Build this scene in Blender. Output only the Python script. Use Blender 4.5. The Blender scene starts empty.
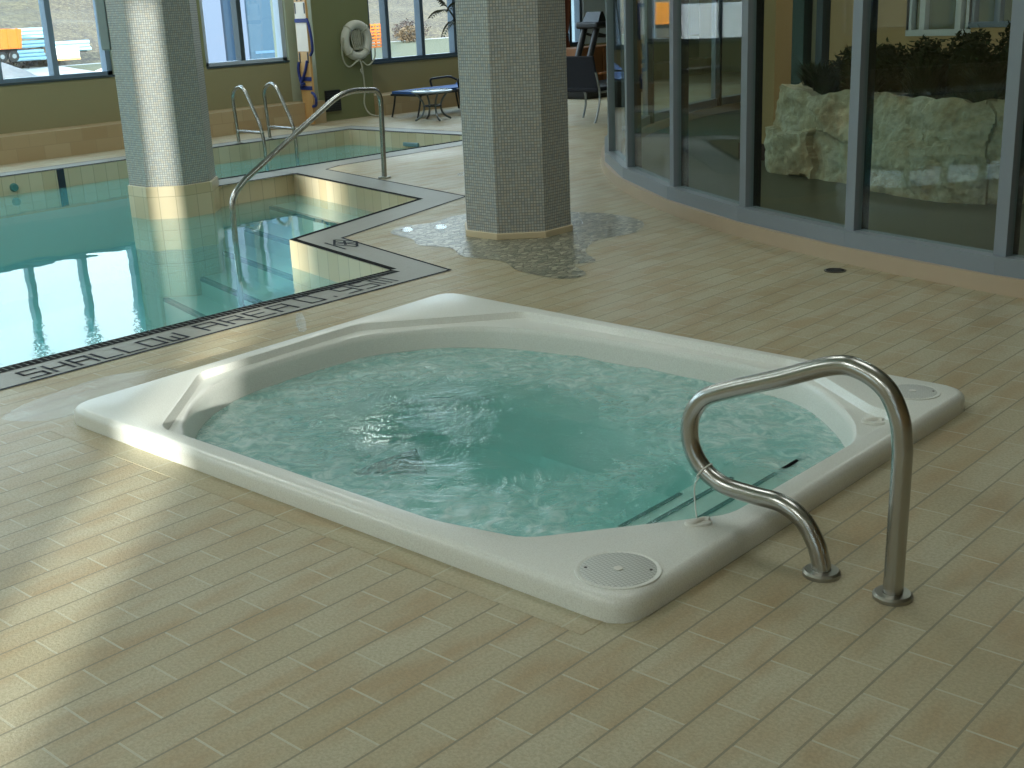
import bpy, bmesh, math, random
from mathutils import Vector, Matrix, noise
from mathutils.geometry import tessellate_polygon
random.seed(7)
scene = bpy.context.scene
COL = scene.collection
PI = math.pi

# ------------------------------------------------------------------ materials
def new_mat(name):
    m = bpy.data.materials.new(name); m.use_nodes = True
    nt = m.node_tree; nt.nodes.clear()
    out = nt.nodes.new('ShaderNodeOutputMaterial')
    return m, nt, out
def N(nt, typ, **kw):
    n = nt.nodes.new(typ)
    for k, v in kw.items():
        if k == 'inp':
            for a, b in v.items(): n.inputs[a].default_value = b
        else: setattr(n, k, v)
    return n
def L(nt, a, b): nt.links.new(a, b)
def rgba(c): return (c[0], c[1], c[2], 1.0)
def srgb(r, g, b):
    f = lambda v: (v/255/12.92) if v/255 <= .04045 else ((v/255+.055)/1.055)**2.4
    return (f(r), f(g), f(b))
def math_node(nt, op, a, b=None, clamp=False):
    n = N(nt, 'ShaderNodeMath', operation=op, use_clamp=clamp)
    for i, v in enumerate((a, b)):
        if v is None: continue
        if isinstance(v, (int, float)): n.inputs[i].default_value = v
        else: L(nt, v, n.inputs[i])
    return n.outputs[0]
def mixc(nt, fac, a, b):
    n = N(nt, 'ShaderNodeMix', data_type='RGBA')
    for sock, v in ((n.inputs[0], fac), (n.inputs[6], a), (n.inputs[7], b)):
        if isinstance(v, (int, float)): sock.default_value = v
        elif isinstance(v, tuple): sock.default_value = rgba(v)
        else: L(nt, v, sock)
    return n.outputs[2]
def ramp(nt, fac, stops):
    r = N(nt, 'ShaderNodeValToRGB'); L(nt, fac, r.inputs[0])
    els = r.color_ramp.elements
    while len(els) < len(stops): els.new(.5)
    for e, (p, c) in zip(els, stops):
        e.position = p; e.color = rgba(c) if isinstance(c, tuple) else (c, c, c, 1)
    return r.outputs[0]
def noise_tex(nt, vec, scale, detail=3, rough=.55, dist=0):
    n = N(nt, 'ShaderNodeTexNoise', inp={'Scale': scale, 'Detail': detail, 'Roughness': rough, 'Distortion': dist})
    if vec is not None: L(nt, vec, n.inputs['Vector'])
    return n.outputs['Fac']
def objco(nt): return N(nt, 'ShaderNodeTexCoord').outputs['Object']
def worldpos(nt): return N(nt, 'ShaderNodeNewGeometry').outputs['Position']
def bump(nt, h, strength=.3, dist=.01):
    b = N(nt, 'ShaderNodeBump', inp={'Strength': strength, 'Distance': dist}); L(nt, h, b.inputs['Height'])
    return b.outputs['Normal']
def principled(nt, out, color=None, rough=.5, metal=0.0, normal=None, spec=.5, coat=0.0):
    p = N(nt, 'ShaderNodeBsdfPrincipled')
    for key, v in (('Base Color', color), ('Roughness', rough), ('Metallic', metal), ('Normal', normal), ('Specular IOR Level', spec), ('Coat Weight', coat)):
        if v is None: continue
        if isinstance(v, tuple): p.inputs[key].default_value = rgba(v)
        elif isinstance(v, (int, float)): p.inputs[key].default_value = v
        else: L(nt, v, p.inputs[key])
    L(nt, p.outputs[0], out.inputs[0])
    return p
_cache = {}
def simple(name, color, rough=.5, metal=0.0, var=.12, scale=6, bmp=0.0, bscale=60, spec=.5, coat=0.0):
    if name in _cache: return _cache[name]
    m, nt, out = new_mat(name)
    co = objco(nt)
    f = noise_tex(nt, co, scale, 4)
    c2 = tuple(max(0, min(1, x*(1-var))) for x in color); c1 = tuple(max(0, min(1, x*(1+var))) for x in color)
    c = mixc(nt, f, c1, c2)
    nrm = bump(nt, noise_tex(nt, co, bscale, 3), bmp, .01) if bmp else None
    principled(nt, out, c, rough, metal, nrm, spec, coat)
    _cache[name] = m
    return m

def swap_xy(nt, vec, x='Y', y='X'):
    s = N(nt, 'ShaderNodeSeparateXYZ'); L(nt, vec, s.inputs[0])
    c = N(nt, 'ShaderNodeCombineXYZ'); L(nt, s.outputs[x], c.inputs['X']); L(nt, s.outputs[y], c.inputs['Y'])
    return c.outputs[0], s

TILE_L, TILE_W = .23755, .11957
def floor_tile_mat(name, along='Y', offx=0.0, offy=0.0):
    m, nt, out = new_mat(name)
    pos = worldpos(nt)
    uv, sep = swap_xy(nt, pos, along, 'X' if along == 'Y' else 'Y')
    mp = N(nt, 'ShaderNodeMapping', inp={'Location': (offx, offy, 0)}); L(nt, uv, mp.inputs['Vector'])
    def brick(c1, c2, mort, ms, smooth, bias=0.0):
        b = N(nt, 'ShaderNodeTexBrick', offset=.5, offset_frequency=2, squash=1.0)
        b.inputs['Color1'].default_value = rgba(c1); b.inputs['Color2'].default_value = rgba(c2); b.inputs['Mortar'].default_value = rgba(mort)
        b.inputs['Scale'].default_value = 1.0; b.inputs['Mortar Size'].default_value = ms
        b.inputs['Mortar Smooth'].default_value = smooth; b.inputs['Bias'].default_value = bias
        b.inputs['Brick Width'].default_value = TILE_L; b.inputs['Row Height'].default_value = TILE_W
        L(nt, mp.outputs[0], b.inputs['Vector'])
        return b
    b = brick(srgb(188, 182, 156), srgb(178, 167, 136), srgb(170, 168, 152), .0033, .1, -.1)
    # cloudy flashing inside tiles
    st = N(nt, 'ShaderNodeMapping', inp={'Scale': (2.2, 7, 1)}); L(nt, uv, st.inputs['Vector'])
    cloud = ramp(nt, noise_tex(nt, st.outputs[0], 1.2, 3, .5), [(.44, 0.0), (.66, 1.0)])
    fine = ramp(nt, noise_tex(nt, pos, 105, 3, .7), [(.40, 0.0), (.60, 1.0)])
    c = mixc(nt, math_node(nt, 'MULTIPLY', cloud, .62), b.outputs['Color'], srgb(172, 146, 108))
    c = mixc(nt, math_node(nt, 'MULTIPLY', fine, .36), c, srgb(140, 134, 110))
    # long joints coloured darker: shading of bevelled tile edges painted into the grout
    s2 = N(nt, 'ShaderNodeSeparateXYZ'); L(nt, mp.outputs[0], s2.inputs[0])
    fr = math_node(nt, 'FRACT', math_node(nt, 'DIVIDE', s2.outputs['Y'], TILE_W))
    rowline = math_node(nt, 'LESS_THAN', math_node(nt, 'MULTIPLY', math_node(nt, 'SUBTRACT', .5, math_node(nt, 'ABSOLUTE', math_node(nt, 'SUBTRACT', fr, .5))), TILE_W), .0042)
    joint = mixc(nt, rowline, srgb(188, 186, 164), srgb(138, 134, 114))
    c = mixc(nt, b.outputs['Fac'], c, joint)
    big = noise_tex(nt, pos, .55, 3, .5)
    wet = ramp(nt, big, [(.40, .36), (.62, .56)])
    rough = math_node(nt, 'ADD', wet, math_node(nt, 'MULTIPLY', fine, .08))
    h = math_node(nt, 'ADD', math_node(nt, 'MULTIPLY', b.outputs['Fac'], -1.0), math_node(nt, 'MULTIPLY', noise_tex(nt, pos, 120, 3, .6), 1.3))
    principled(nt, out, c, rough, 0, bump(nt, h, .40, .003), .36)
    return m

def uv_mosaic(name, cols, mort, size=.025, ms=.0022, rough=.22):
    m, nt, out = new_mat(name)
    uvn = N(nt, 'ShaderNodeUVMap')
    def br(c1, c2, bias, off=(0, 0, 0)):
        mp = N(nt, 'ShaderNodeMapping', inp={'Location': off}); L(nt, uvn.outputs[0], mp.inputs['Vector'])
        b = N(nt, 'ShaderNodeTexBrick', offset=0.0, offset_frequency=2)
        b.inputs['Color1'].default_value = rgba(c1); b.inputs['Color2'].default_value = rgba(c2); b.inputs['Mortar'].default_value = rgba(mort)
        b.inputs['Scale'].default_value = 1; b.inputs['Mortar Size'].default_value = ms; b.inputs['Mortar Smooth'].default_value = .1
        b.inputs['Bias'].default_value = bias; b.inputs['Brick Width'].default_value = size; b.inputs['Row Height'].default_value = size
        L(nt, mp.outputs[0], b.inputs['Vector']); return b
    b1 = br(cols[0], cols[1], 0.0)
    b2 = br((0, 0, 0), (1, 1, 1), -.3, (size*37, size*53, 0))
    c = mixc(nt, math_node(nt, 'MULTIPLY', b2.outputs['Color'], .8), b1.outputs['Color'], cols[2])
    c = mixc(nt, b1.outputs['Fac'], c, mort)
    h = math_node(nt, 'MULTIPLY', b1.outputs['Fac'], -1.0)
    r = math_node(nt, 'ADD', math_node(nt, 'MULTIPLY', b1.outputs['Fac'], .5), rough)
    principled(nt, out, c, r, 0, bump(nt, h, .4, .002), .5)
    return m

def fresnel_mix_mat(name, tint, f0, scale=1.0, rough=0.0, normal=None, power=5.0):
    """clear sheet: see-through with a mirror share that grows at grazing angles"""
    m, nt, out = new_mat(name)
    lw = N(nt, 'ShaderNodeLayerWeight', inp={'Blend': .5})
    p = math_node(nt, 'POWER', lw.outputs['Facing'], power)
    f = math_node(nt, 'ADD', math_node(nt, 'MULTIPLY', p, (1-f0)*scale), f0, clamp=True)
    tr = N(nt, 'ShaderNodeBsdfTransparent'); tr.inputs[0].default_value = rgba(tint)
    gl = N(nt, 'ShaderNodeBsdfGlossy', inp={'Roughness': rough}); gl.inputs[0].default_value = (1, 1, 1, 1)
    mx = N(nt, 'ShaderNodeMixShader'); L(nt, f, mx.inputs[0]); L(nt, tr.outputs[0], mx.inputs[1]); L(nt, gl.outputs[0], mx.inputs[2])
    L(nt, mx.outputs[0], out.inputs[0])
    return m, nt, out, lw, gl, mx, tr

M = {}
M['floor'] = floor_tile_mat('deck_tile', 'Y', TILE_L*(40-10.8712), TILE_W*(30+10.2087))
M['floor_border'] = floor_tile_mat('border_tile', 'X', .06, -2.16+.1196*40)
def mk_band():
    m, nt, out = new_mat('grey_mosaic_band')
    pos = worldpos(nt)
    v = N(nt, 'ShaderNodeTexVoronoi', inp={'Scale': 45.0}); L(nt, pos, v.inputs['Vector'])
    f = noise_tex(nt, pos, 90, 3)
    c = mixc(nt, f, srgb(156, 157, 148), srgb(130, 132, 124))
    c = mixc(nt, math_node(nt, 'MULTIPLY', v.outputs['Color'], .3), c, srgb(130, 131, 124))
    principled(nt, out, c, .5, 0, bump(nt, v.outputs['Distance'], .15, .003), .5)
    return m
M['band'] = mk_band()
M['dark_line'] = simple('dark_blue_mosaic', srgb(40, 46, 56), .75, scale=60, var=.3, spec=.2)
def mk_grate():
    m, nt, out = new_mat('black_gutter_grating')
    uvn = N(nt, 'ShaderNodeUVMap')
    s = N(nt, 'ShaderNodeSeparateXYZ'); L(nt, uvn.outputs[0], s.inputs[0])
    w = math_node(nt, 'FRACT', math_node(nt, 'MULTIPLY', s.outputs['X'], 1/.034))
    slot = math_node(nt, 'LESS_THAN', w, .22)
    edge = math_node(nt, 'MULTIPLY', math_node(nt, 'GREATER_THAN', s.outputs['Y'], .012), math_node(nt, 'LESS_THAN', s.outputs['Y'], .075))
    k = math_node(nt, 'MULTIPLY', slot, edge)
    c = mixc(nt, k, srgb(14, 15, 18), srgb(112, 116, 114))
    principled(nt, out, c, .8, 0, None, .1)
    return m
M['grate'] = mk_grate()
M['col_tile'] = uv_mosaic('grey_glass_mosaic', (srgb(186, 190, 186), srgb(158, 163, 164), srgb(190, 176, 150)), srgb(126, 131, 130), .0195, .0022, .34)
M['cream'] = simple('cream_wall_tile', srgb(206, 190, 158), .3, var=.08, scale=3)
def mk_creamtile():
    m, nt, out = new_mat('cream_pool_tile')
    uvn = N(nt, 'ShaderNodeUVMap')
    b = N(nt, 'ShaderNodeTexBrick', offset=0.0)
    b.inputs['Color1'].default_value = rgba(srgb(216, 202, 172)); b.inputs['Color2'].default_value = rgba(srgb(204, 186, 150)); b.inputs['Mortar'].default_value = rgba(srgb(176, 160, 130))
    b.inputs['Scale'].default_value = 1; b.inputs['Mortar Size'].default_value = .003; b.inputs['Brick Width'].default_value = .15; b.inputs['Row Height'].default_value = .30
    L(nt, uvn.outputs[0], b.inputs['Vector'])
    principled(nt, out, b.outputs['Color'], .3, 0, None, .5)
    return m
M['cream_tile'] = mk_creamtile()
M['basin'] = simple('pale_basin_tile', srgb(205, 226, 224), .5, var=.05)
M['step'] = simple('pale_step_tile', srgb(206, 214, 200), .5, var=.05)
M['nosing'] = simple('dark_blue_nosing', srgb(34, 42, 56), .5)
M['steel'] = simple('brushed_steel', srgb(176, 176, 172), .26, 1.0, var=.05, scale=20)
M['steel_dark'] = simple('polished_flange', srgb(168, 166, 158), .38, 1.0, var=.05)
M['frame'] = simple('grey_powdercoat', srgb(130, 140, 148), .4, var=.03)
M['frame_light'] = simple('pale_grey_frame', srgb(176, 190, 202), .4, var=.03)
M['frame_dark'] = simple('dark_grey_frame', srgb(62, 76, 82), .4, var=.04)
M['olive'] = simple('olive_paint', srgb(146, 142, 108), .7, var=.03, scale=2, bmp=.05)
M['olive_green'] = simple('olive_green_paint', srgb(124, 130, 92), .7, var=.03, scale=2, bmp=.05)
M['palegrey'] = simple('pale_trim_and_lit_side', srgb(168, 174, 152), .7, var=.03)
M['tanwall'] = simple('tan_paint', srgb(182, 152, 104), .7, var=.03, scale=2)
M['ceiling'] = simple('ceiling_white', srgb(205, 203, 190), .8, var=.03)
def mk_bench():
    m, nt, out = new_mat('sandstone_bench_tile')
    pos = worldpos(nt)
    uv, s = swap_xy(nt, pos, 'Y', 'Z')
    b = N(nt, 'ShaderNodeTexBrick', offset=.5)
    b.inputs['Color1'].default_value = rgba(srgb(182, 164, 130)); b.inputs['Color2'].default_value = rgba(srgb(168, 146, 110)); b.inputs['Mortar'].default_value = rgba(srgb(166, 148, 116))
    b.inputs['Scale'].default_value = 1; b.inputs['Mortar Size'].default_value = .004; b.inputs['Brick Width'].default_value = .33; b.inputs['Row Height'].default_value = .155
    L(nt, uv, b.inputs['Vector'])
    principled(nt, out, b.outputs['Color'], .45, 0, None, .5)
    return m
M['bench'] = mk_bench()
M['curb'] = simple('tan_curb_tile', srgb(184, 166, 142), .4, var=.08, scale=5)
def mk_acrylic():
    m, nt, out = new_mat('speckled_acrylic')
    co = objco(nt)
    v = ramp(nt, noise_tex(nt, co, 240, 2, .8), [(.40, 0.0), (.66, 1.0)])
    c = mixc(nt, v, srgb(228, 231, 225), srgb(210, 212, 205))
    principled(nt, out, c, .34, 0, None, .5, .08)
    return m
M['acrylic'] = mk_acrylic()
M['white_plastic'] = simple('white_plastic', srgb(222, 222, 216), .35, var=.02)
def mk_cover():
    m, nt, out = new_mat('skimmer_lid_plastic')
    co = objco(nt)
    rot = N(nt, 'ShaderNodeMapping', inp={'Rotation': (0, 0, .35), 'Scale': (90, 90, 90)}); L(nt, co, rot.inputs['Vector'])
    ck = N(nt, 'ShaderNodeTexBrick', offset=0.0, inp={'Scale': 1.0, 'Mortar Size': .12, 'Brick Width': 1.0, 'Row Height': 1.0, 'Mortar Smooth': .3}); L(nt, rot.outputs[0], ck.inputs['Vector'])
    ck.inputs['Color1'].default_value = ck.inputs['Color2'].default_value = rgba(srgb(206, 210, 206)); ck.inputs['Mortar'].default_value = rgba(srgb(168, 172, 168))
    principled(nt, out, ck.outputs['Color'], .4, 0, bump(nt, math_node(nt, 'MULTIPLY', ck.outputs['Fac'], -1), .4, .002), .5)
    return m
M['lid'] = mk_cover()
M['black'] = simple('black_plastic', srgb(26, 27, 28), .45)
M['blackstrip'] = simple('black_strip', srgb(6, 7, 8), .9, spec=.05)

# water ---------------------------------------------------------------------
def mk_pool_water():
    m, nt, out, lw, gl, mx, tr = fresnel_mix_mat('pool_water', (.97, 1, 1), .02, .80)
    pos = worldpos(nt)
    mp = N(nt, 'ShaderNodeMapping', inp={'Scale': (1, 1, 1)}); L(nt, pos, mp.inputs['Vector'])
    n1 = noise_tex(nt, mp.outputs[0], 1.6, 2, .5)
    n2 = noise_tex(nt, mp.outputs[0], 20, 2, .6)
    # livelier ripples towards the near edge, calm further off
    s = N(nt, 'ShaderNodeSeparateXYZ'); L(nt, pos, s.inputs[0])
    near = N(nt, 'ShaderNodeMapRange', inp={'From Min': -7.2, 'From Max': -5.5, 'To Min': .04, 'To Max': 1.0}); L(nt, s.outputs['X'], near.inputs['Value'])
    h = math_node(nt, 'ADD', math_node(nt, 'MULTIPLY', n1, .5), math_node(nt, 'MULTIPLY', math_node(nt, 'MULTIPLY', n2, .62), math_node(nt, 'POWER', near.outputs[0], 1.6)))
    b = N(nt, 'ShaderNodeBump', inp={'Strength': .10, 'Distance': .06}); L(nt, h, b.inputs['Height'])
    L(nt, b.outputs['Normal'], lw.inputs['Normal']); L(nt, b.outputs['Normal'], gl.inputs['Normal'])
    dif = N(nt, 'ShaderNodeBsdfDiffuse'); dif.inputs['Color'].default_value = rgba(srgb(112, 196, 196))
    body = N(nt, 'ShaderNodeMixShader', inp={0: .36}); L(nt, tr.outputs[0], body.inputs[1]); L(nt, dif.outputs[0], body.inputs[2]); L(nt, body.outputs[0], mx.inputs[1])
    va = N(nt, 'ShaderNodeVolumeAbsorption', inp={'Density': .30}); va.inputs['Color'].default_value = (.22, .78, .80, 1)
    L(nt, va.outputs[0], out.inputs['Volume'])
    return m
M['pool_water'] = mk_pool_water()
def mk_spa_water():
    m, nt, out, lw, gl, mx, tr = fresnel_mix_mat('churning_spa_water', (.9, 1, .98), .02, .9)
    pos = worldpos(nt)
    # distance from the middle of the tub, squashed to its shape
    s = N(nt, 'ShaderNodeSeparateXYZ'); L(nt, pos, s.inputs[0])
    dx = math_node(nt, 'MULTIPLY', math_node(nt, 'ADD', s.outputs['X'], 3.20), .72)
    dy = math_node(nt, 'ADD', s.outputs['Y'], -3.30)
    r = math_node(nt, 'SQRT', math_node(nt, 'ADD', math_node(nt, 'MULTIPLY', dx, dx), math_node(nt, 'MULTIPLY', dy, dy)))
    swirl = noise_tex(nt, pos, 2.6, 5, .6, 2.2)
    fineN = noise_tex(nt, pos, 10, 5, .68, 1.8)
    # calm lane on the stair side
    calm = N(nt, 'ShaderNodeMapRange', inp={'From Min': -2.45, 'From Max': -2.1, 'To Min': 0.0, 'To Max': .55}); L(nt, s.outputs['X'], calm.inputs['Value'])
    yl = N(nt, 'ShaderNodeMapRange', inp={'From Min': 3.75, 'From Max': 3.45, 'To Min': 0.0, 'To Max': 1.0}); L(nt, s.outputs['Y'], yl.inputs['Value'])
    cl = math_node(nt, 'MULTIPLY', calm.outputs[0], yl.outputs[0])
    a = math_node(nt, 'ADD', r, math_node(nt, 'MULTIPLY', math_node(nt, 'ADD', swirl, -.5), .50))
    a = math_node(nt, 'SUBTRACT', a, cl)
    jet = ramp(nt, a, [(.40, 0.0), (.70, 1.0)])
    streak = ramp(nt, fineN, [(.42, .30), (.70, 1.0)])
    foam = math_node(nt, 'MULTIPLY', jet, streak)
    base = math_node(nt, 'ADD', math_node(nt, 'MULTIPLY', foam, .48), .31, clamp=True)
    fc = mixc(nt, foam, srgb(132, 208, 200), srgb(212, 230, 228))
    dif = N(nt, 'ShaderNodeBsdfDiffuse'); L(nt, fc, dif.inputs['Color'])
    h = math_node(nt, 'ADD', math_node(nt, 'MULTIPLY', swirl, .6), math_node(nt, 'MULTIPLY', math_node(nt, 'MULTIPLY', fineN, jet), .35))
    b = N(nt, 'ShaderNodeBump', inp={'Strength': .35, 'Distance': .07}); L(nt, h, b.inputs['Height'])
    for sh in (lw, gl, dif): L(nt, b.outputs['Normal'], sh.inputs['Normal'])
    body = N(nt, 'ShaderNodeMixShader'); L(nt, base, body.inputs[0]); L(nt, tr.outputs[0], body.inputs[1]); L(nt, dif.outputs[0], body.inputs[2])
    L(nt, body.outputs[0], mx.inputs[1])
    va = N(nt, 'ShaderNodeVolumeAbsorption', inp={'Density': .85}); va.inputs['Color'].default_value = (.22, .82, .83, 1)
    L(nt, va.outputs[0], out.inputs['Volume'])
    return m
M['spa_water'] = mk_spa_water()
M['glass'] = fresnel_mix_mat('clear_glazing', (.96, .98, .98), .035, .55)[0]
M['glass_room'] = fresnel_mix_mat('tinted_glazing', (.90, .95, .93), .028, .5)[0]
M['wet'] = fresnel_mix_mat('wet_film', (1, 1, 1), .03, .5, .08)[0]
M['damp'] = fresnel_mix_mat('damp_film', (.97, .98, 1), .015, .19, .2)[0]

# ------------------------------------------------------------------ geometry helpers
class MB:
    def __init__(s): s.v = []; s.f = []; s.uv = {}
    def add(s, vs, fs):
        o = len(s.v); s.v += [tuple(v) for v in vs]; s.f += [tuple(i+o for i in f) for f in fs]; return s
    def box(s, x0, x1, y0, y1, z0, z1):
        vs = [(x, y, z) for z in (z0, z1) for y in (y0, y1) for x in (x0, x1)]
        return s.add(vs, [(0, 2, 3, 1), (4, 5, 7, 6), (0, 1, 5, 4), (2, 6, 7, 3), (0, 4, 6, 2), (1, 3, 7, 5)])
    def obox(s, c, ax, ay, az):
        c, ax, ay, az = map(Vector, (c, ax, ay, az))
        vs = [c+ax*i+ay*j+az*k for k in (-1, 1) for j in (-1, 1) for i in (-1, 1)]
        return s.add(vs, [(0, 2, 3, 1), (4, 5, 7, 6), (0, 1, 5, 4), (2, 6, 7, 3), (0, 4, 6, 2), (1, 3, 7, 5)])
    def prism(s, poly, z0, z1, cap=True):
        n = len(poly)
        vs = [(x, y, z0) for x, y in poly]+[(x, y, z1) for x, y in poly]
        fs = [(i, (i+1) % n, n+(i+1) % n, n+i) for i in range(n)]
        if cap:
            for t in tessellate_polygon([[Vector((x, y, 0)) for x, y in poly]]):
                a, b, c = t
                ar = (poly[b][0]-poly[a][0])*(poly[c][1]-poly[a][1])-(poly[b][1]-poly[a][1])*(poly[c][0]-poly[a][0])
                if ar < 0: a, c = c, a
                fs += [(n+a, n+b, n+c), (c, b, a)]
        return s.add(vs, fs)
    def tube(s, pts, r, seg=12, closed=False, cap=True):
        pts = [Vector(p) for p in pts]; n = len(pts)
        rs = r if isinstance(r, (list, tuple)) else [r]*n
        tang = []
        for i in range(n):
            a = pts[(i-1) % n] if (closed or i > 0) else pts[i]
            b = pts[(i+1) % n] if (closed or i < n-1) else pts[i]
            tang.append((b-a).normalized())
        up = Vector((0, 0, 1)) if abs(tang[0].z) < .9 else Vector((1, 0, 0))
        nrm = (up-tang[0]*up.dot(tang[0])).normalized()
        vs = []
        for i in range(n):
            nrm = (nrm-tang[i]*nrm.dot(tang[i])).normalized(); bi = tang[i].cross(nrm)
            for k in range(seg):
                a = 2*PI*k/seg; vs.append(pts[i]+(nrm*math.cos(a)+bi*math.sin(a))*rs[i])
        fs = []
        m = n if closed else n-1
        for i in range(m):
            j = (i+1) % n
            for k in range(seg):
                l = (k+1) % seg; fs.append((i*seg+k, i*seg+l, j*seg+l, j*seg+k))
        if cap and not closed:
            fs.append(tuple(reversed(range(seg)))); fs.append(tuple((n-1)*seg+k for k in range(seg)))
        return s.add(vs, fs)
    def lathe(s, prof, c=(0, 0, 0), seg=32, axis='Z', a0=0, a1=2*PI):
        n = len(prof); vs = []; fs = []
        for k in range(seg):
            a = a0+(a1-a0)*k/seg
            for r, z in prof:
                p = (r*math.cos(a), r*math.sin(a), z)
                if axis == 'X': p = (p[2], p[0], p[1])
                if axis == 'Y': p = (p[1], p[2], p[0])
                vs.append((p[0]+c[0], p[1]+c[1], p[2]+c[2]))
        for k in range(seg):
            l = (k+1) % seg
            for i in range(n-1): fs.append((k*n+i, l*n+i, l*n+i+1, k*n+i+1))
        if prof[0][0] > 1e-6: fs.append(tuple(k*n for k in reversed(range(seg))))
        if prof[-1][0] > 1e-6: fs.append(tuple(k*n+n-1 for k in range(seg)))
        return s.add(vs, fs)
    def obj(s, name, mat, parent=None, smooth=False, bevel=0.0, root=None, uvf=None, seg=2):
        """link as ONE mesh; vertices are given in world space, the origin goes to the root's base"""
        off = Vector(root.location) if root is not None else (Vector(parent.location) if parent is not None else Vector((0, 0, 0)))
        me = bpy.data.meshes.new(name)
        me.from_pydata([Vector(v)-off for v in s.v], [], s.f); me.validate()
        if uvf:
            ul = me.uv_layers.new(name='UVMap')
            for p in me.polygons:
                for li in p.loop_indices:
                    v = Vector(me.vertices[me.loops[li].vertex_index].co)+off
                    ul.data[li].uv = uvf(v, p)
        me.materials.append(mat)
        o = bpy.data.objects.new(name, me); COL.objects.link(o)
        if parent is not None: o.parent = parent
        elif root is None: pass
        if smooth:
            for p in me.polygons: p.use_smooth = True
            if smooth == 'auto': me.set_sharp_from_angle(angle=math.radians(40))
        if bevel:
            b = o.modifiers.new('edge', 'BEVEL'); b.width = bevel; b.segments = seg; b.limit_method = 'ANGLE'; b.angle_limit = math.radians(40)
        return o
def thing(name, label, cat, loc=(0, 0, 0), group=None):
    o = bpy.data.objects.new(name, None); COL.objects.link(o); o.location = loc; o.empty_display_size = .1
    o['label'] = label; o['category'] = cat
    if group: o['group'] = group
    return o
def tag(o, label, cat, group=None, kind=None):
    o['label'] = label; o['category'] = cat
    if group: o['group'] = group
    if kind: o['kind'] = kind
    return o
def struct(o, label=None, cat=None):
    o['kind'] = 'structure'
    if label: o['label'] = label; o['category'] = cat
    return o
def sroot(name, label, cat, loc=(0, 0, 0)):
    return struct(thing(name, label, cat, loc))
def sub(mb, name, mat, part, **kw):
    """a sub-part: child of a part (parts sit at their thing's origin)"""
    root = part.parent
    o = mb.obj(name, mat, None, root=root, **kw); o.parent = part
    return o
def fillet(pts, r, n=7):
    """round the inner corners of a polyline"""
    pts = [Vector(p) for p in pts]; out = [pts[0]]
    for i in range(1, len(pts)-1):
        a, b, c = pts[i-1], pts[i], pts[i+1]
        rr = r[i-1] if isinstance(r, (list, tuple)) else r
        d1 = (a-b); d2 = (c-b)
        t = min(rr, d1.length*.49, d2.length*.49)
        p0 = b+d1.normalized()*t; p1 = b+d2.normalized()*t
        for k in range(n+1):
            u = k/n; out.append(p0*(1-u)**2+b*2*u*(1-u)+p1*u**2)
    out.append(pts[-1]); return out
def catmull(pts, n=8, closed=False):
    P = [Vector(p) for p in pts]; out = []; m = len(P)
    for i in range(m if closed else m-1):
        p0 = P[(i-1) % m] if closed or i > 0 else P[i]*2-P[i+1]
        p1 = P[i]; p2 = P[(i+1) % m]
        p3 = P[(i+2) % m] if closed or i+2 < m else P[i+1]*2-P[i]
        for k in range(n):
            t = k/n
            out.append(.5*((2*p1)+(-p0+p2)*t+(2*p0-5*p1+4*p2-p3)*t*t+(-p0+3*p1-3*p2+p3)*t**3))
    if not closed: out.append(P[-1])
    return out
def poly_with_holes(outer, holes, z):
    polys = [[Vector((x, y, 0)) for x, y in p] for p in [outer]+holes]
    flat = [v for p in polys for v in p]
    mb = MB(); fs = []
    for a, b, c in tessellate_polygon(polys):
        A, B, C = flat[a], flat[b], flat[c]
        if (B-A).cross(C-A).z < 0: a, c = c, a
        fs.append((a, b, c))
    return mb.add([(v.x, v.y, z) for v in flat], fs)

# ------------------------------------------------------------------ the hall
CEIL = 4.2
POOL = [(-5.5, -3.6), (-5.5, 4.97), (-6.89, 5.30), (-7.38, 7.02), (-9.70, 7.58), (-9.70, 6.36), (-10.12, 6.36), (-10.12, 10.75), (-12.5, 10.75), (-12.5, -3.6)]
TUB_BASE = [(-4.42, 2.30), (-1.75, 2.30), (-1.74, 4.42), (-4.55, 4.51)]
deck = poly_with_holes([(-14.4, -4.0), (5.0, -4.0), (5.0, 21.2), (-14.4, 21.2)], [POOL, TUB_BASE], 0.0)
struct(deck.obj('floor', M['floor']), 'tan brick-pattern tiled pool deck', 'floor')
brd = MB().box(-4.45, -1.775, 2.165, 2.2795, -.01, .0012)
struct(brd.obj('trim_1', M['floor_border']), 'single course of tan tiles along the front edge of the hot tub', 'floor border')

# pool edge band, its dark outline and gutter grating
BAND_OUT = [(-5.10, -3.6), (-5.17, 5.17), (-6.59, 5.54), (-7.10, 7.33), (-9.62, 7.95), (-9.72, 8.2), (-9.75, 11.1), (-12.86, 11.1), (-12.86, -3.6)]
BAND_IN = [(-5.5, -3.6), (-5.5, 4.97), (-6.89, 5.30), (-7.38, 7.02), (-9.70, 7.58), (-10.12, 7.58), (-10.12, 10.75), (-12.5, 10.75), (-12.5, -3.6)]
def strip(outer, inner, z, mat, name, uvf=None):
    n = len(outer); mb = MB()
    mb.add([(x, y, z) for x, y in outer]+[(x, y, z) for x, y in inner], [(i, i+1, n+i+1, n+i) for i in range(n-1)])
    mb.f = [tuple(reversed(f)) for f in mb.f] if False else mb.f
    return mb
def offset_open(poly, d):
    """offset an open polyline to its left by d (mitred)"""
    P = [Vector((x, y)) for x, y in poly]; out = []
    for i in range(len(P)):
        ds = []
        if i > 0: ds.append((P[i]-P[i-1]).normalized())
        if i < len(P)-1: ds.append((P[i+1]-P[i]).normalized())
        ns = [Vector((-t.y, t.x)) for t in ds]
        if len(ns) == 1: q = ns[0]*d
        else:
            b = (ns[0]+ns[1]).normalized(); q = b*(d/max(.3, b.dot(ns[0])))
        out.append((P[i].x+q.x, P[i].y+q.y))
    return out
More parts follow.
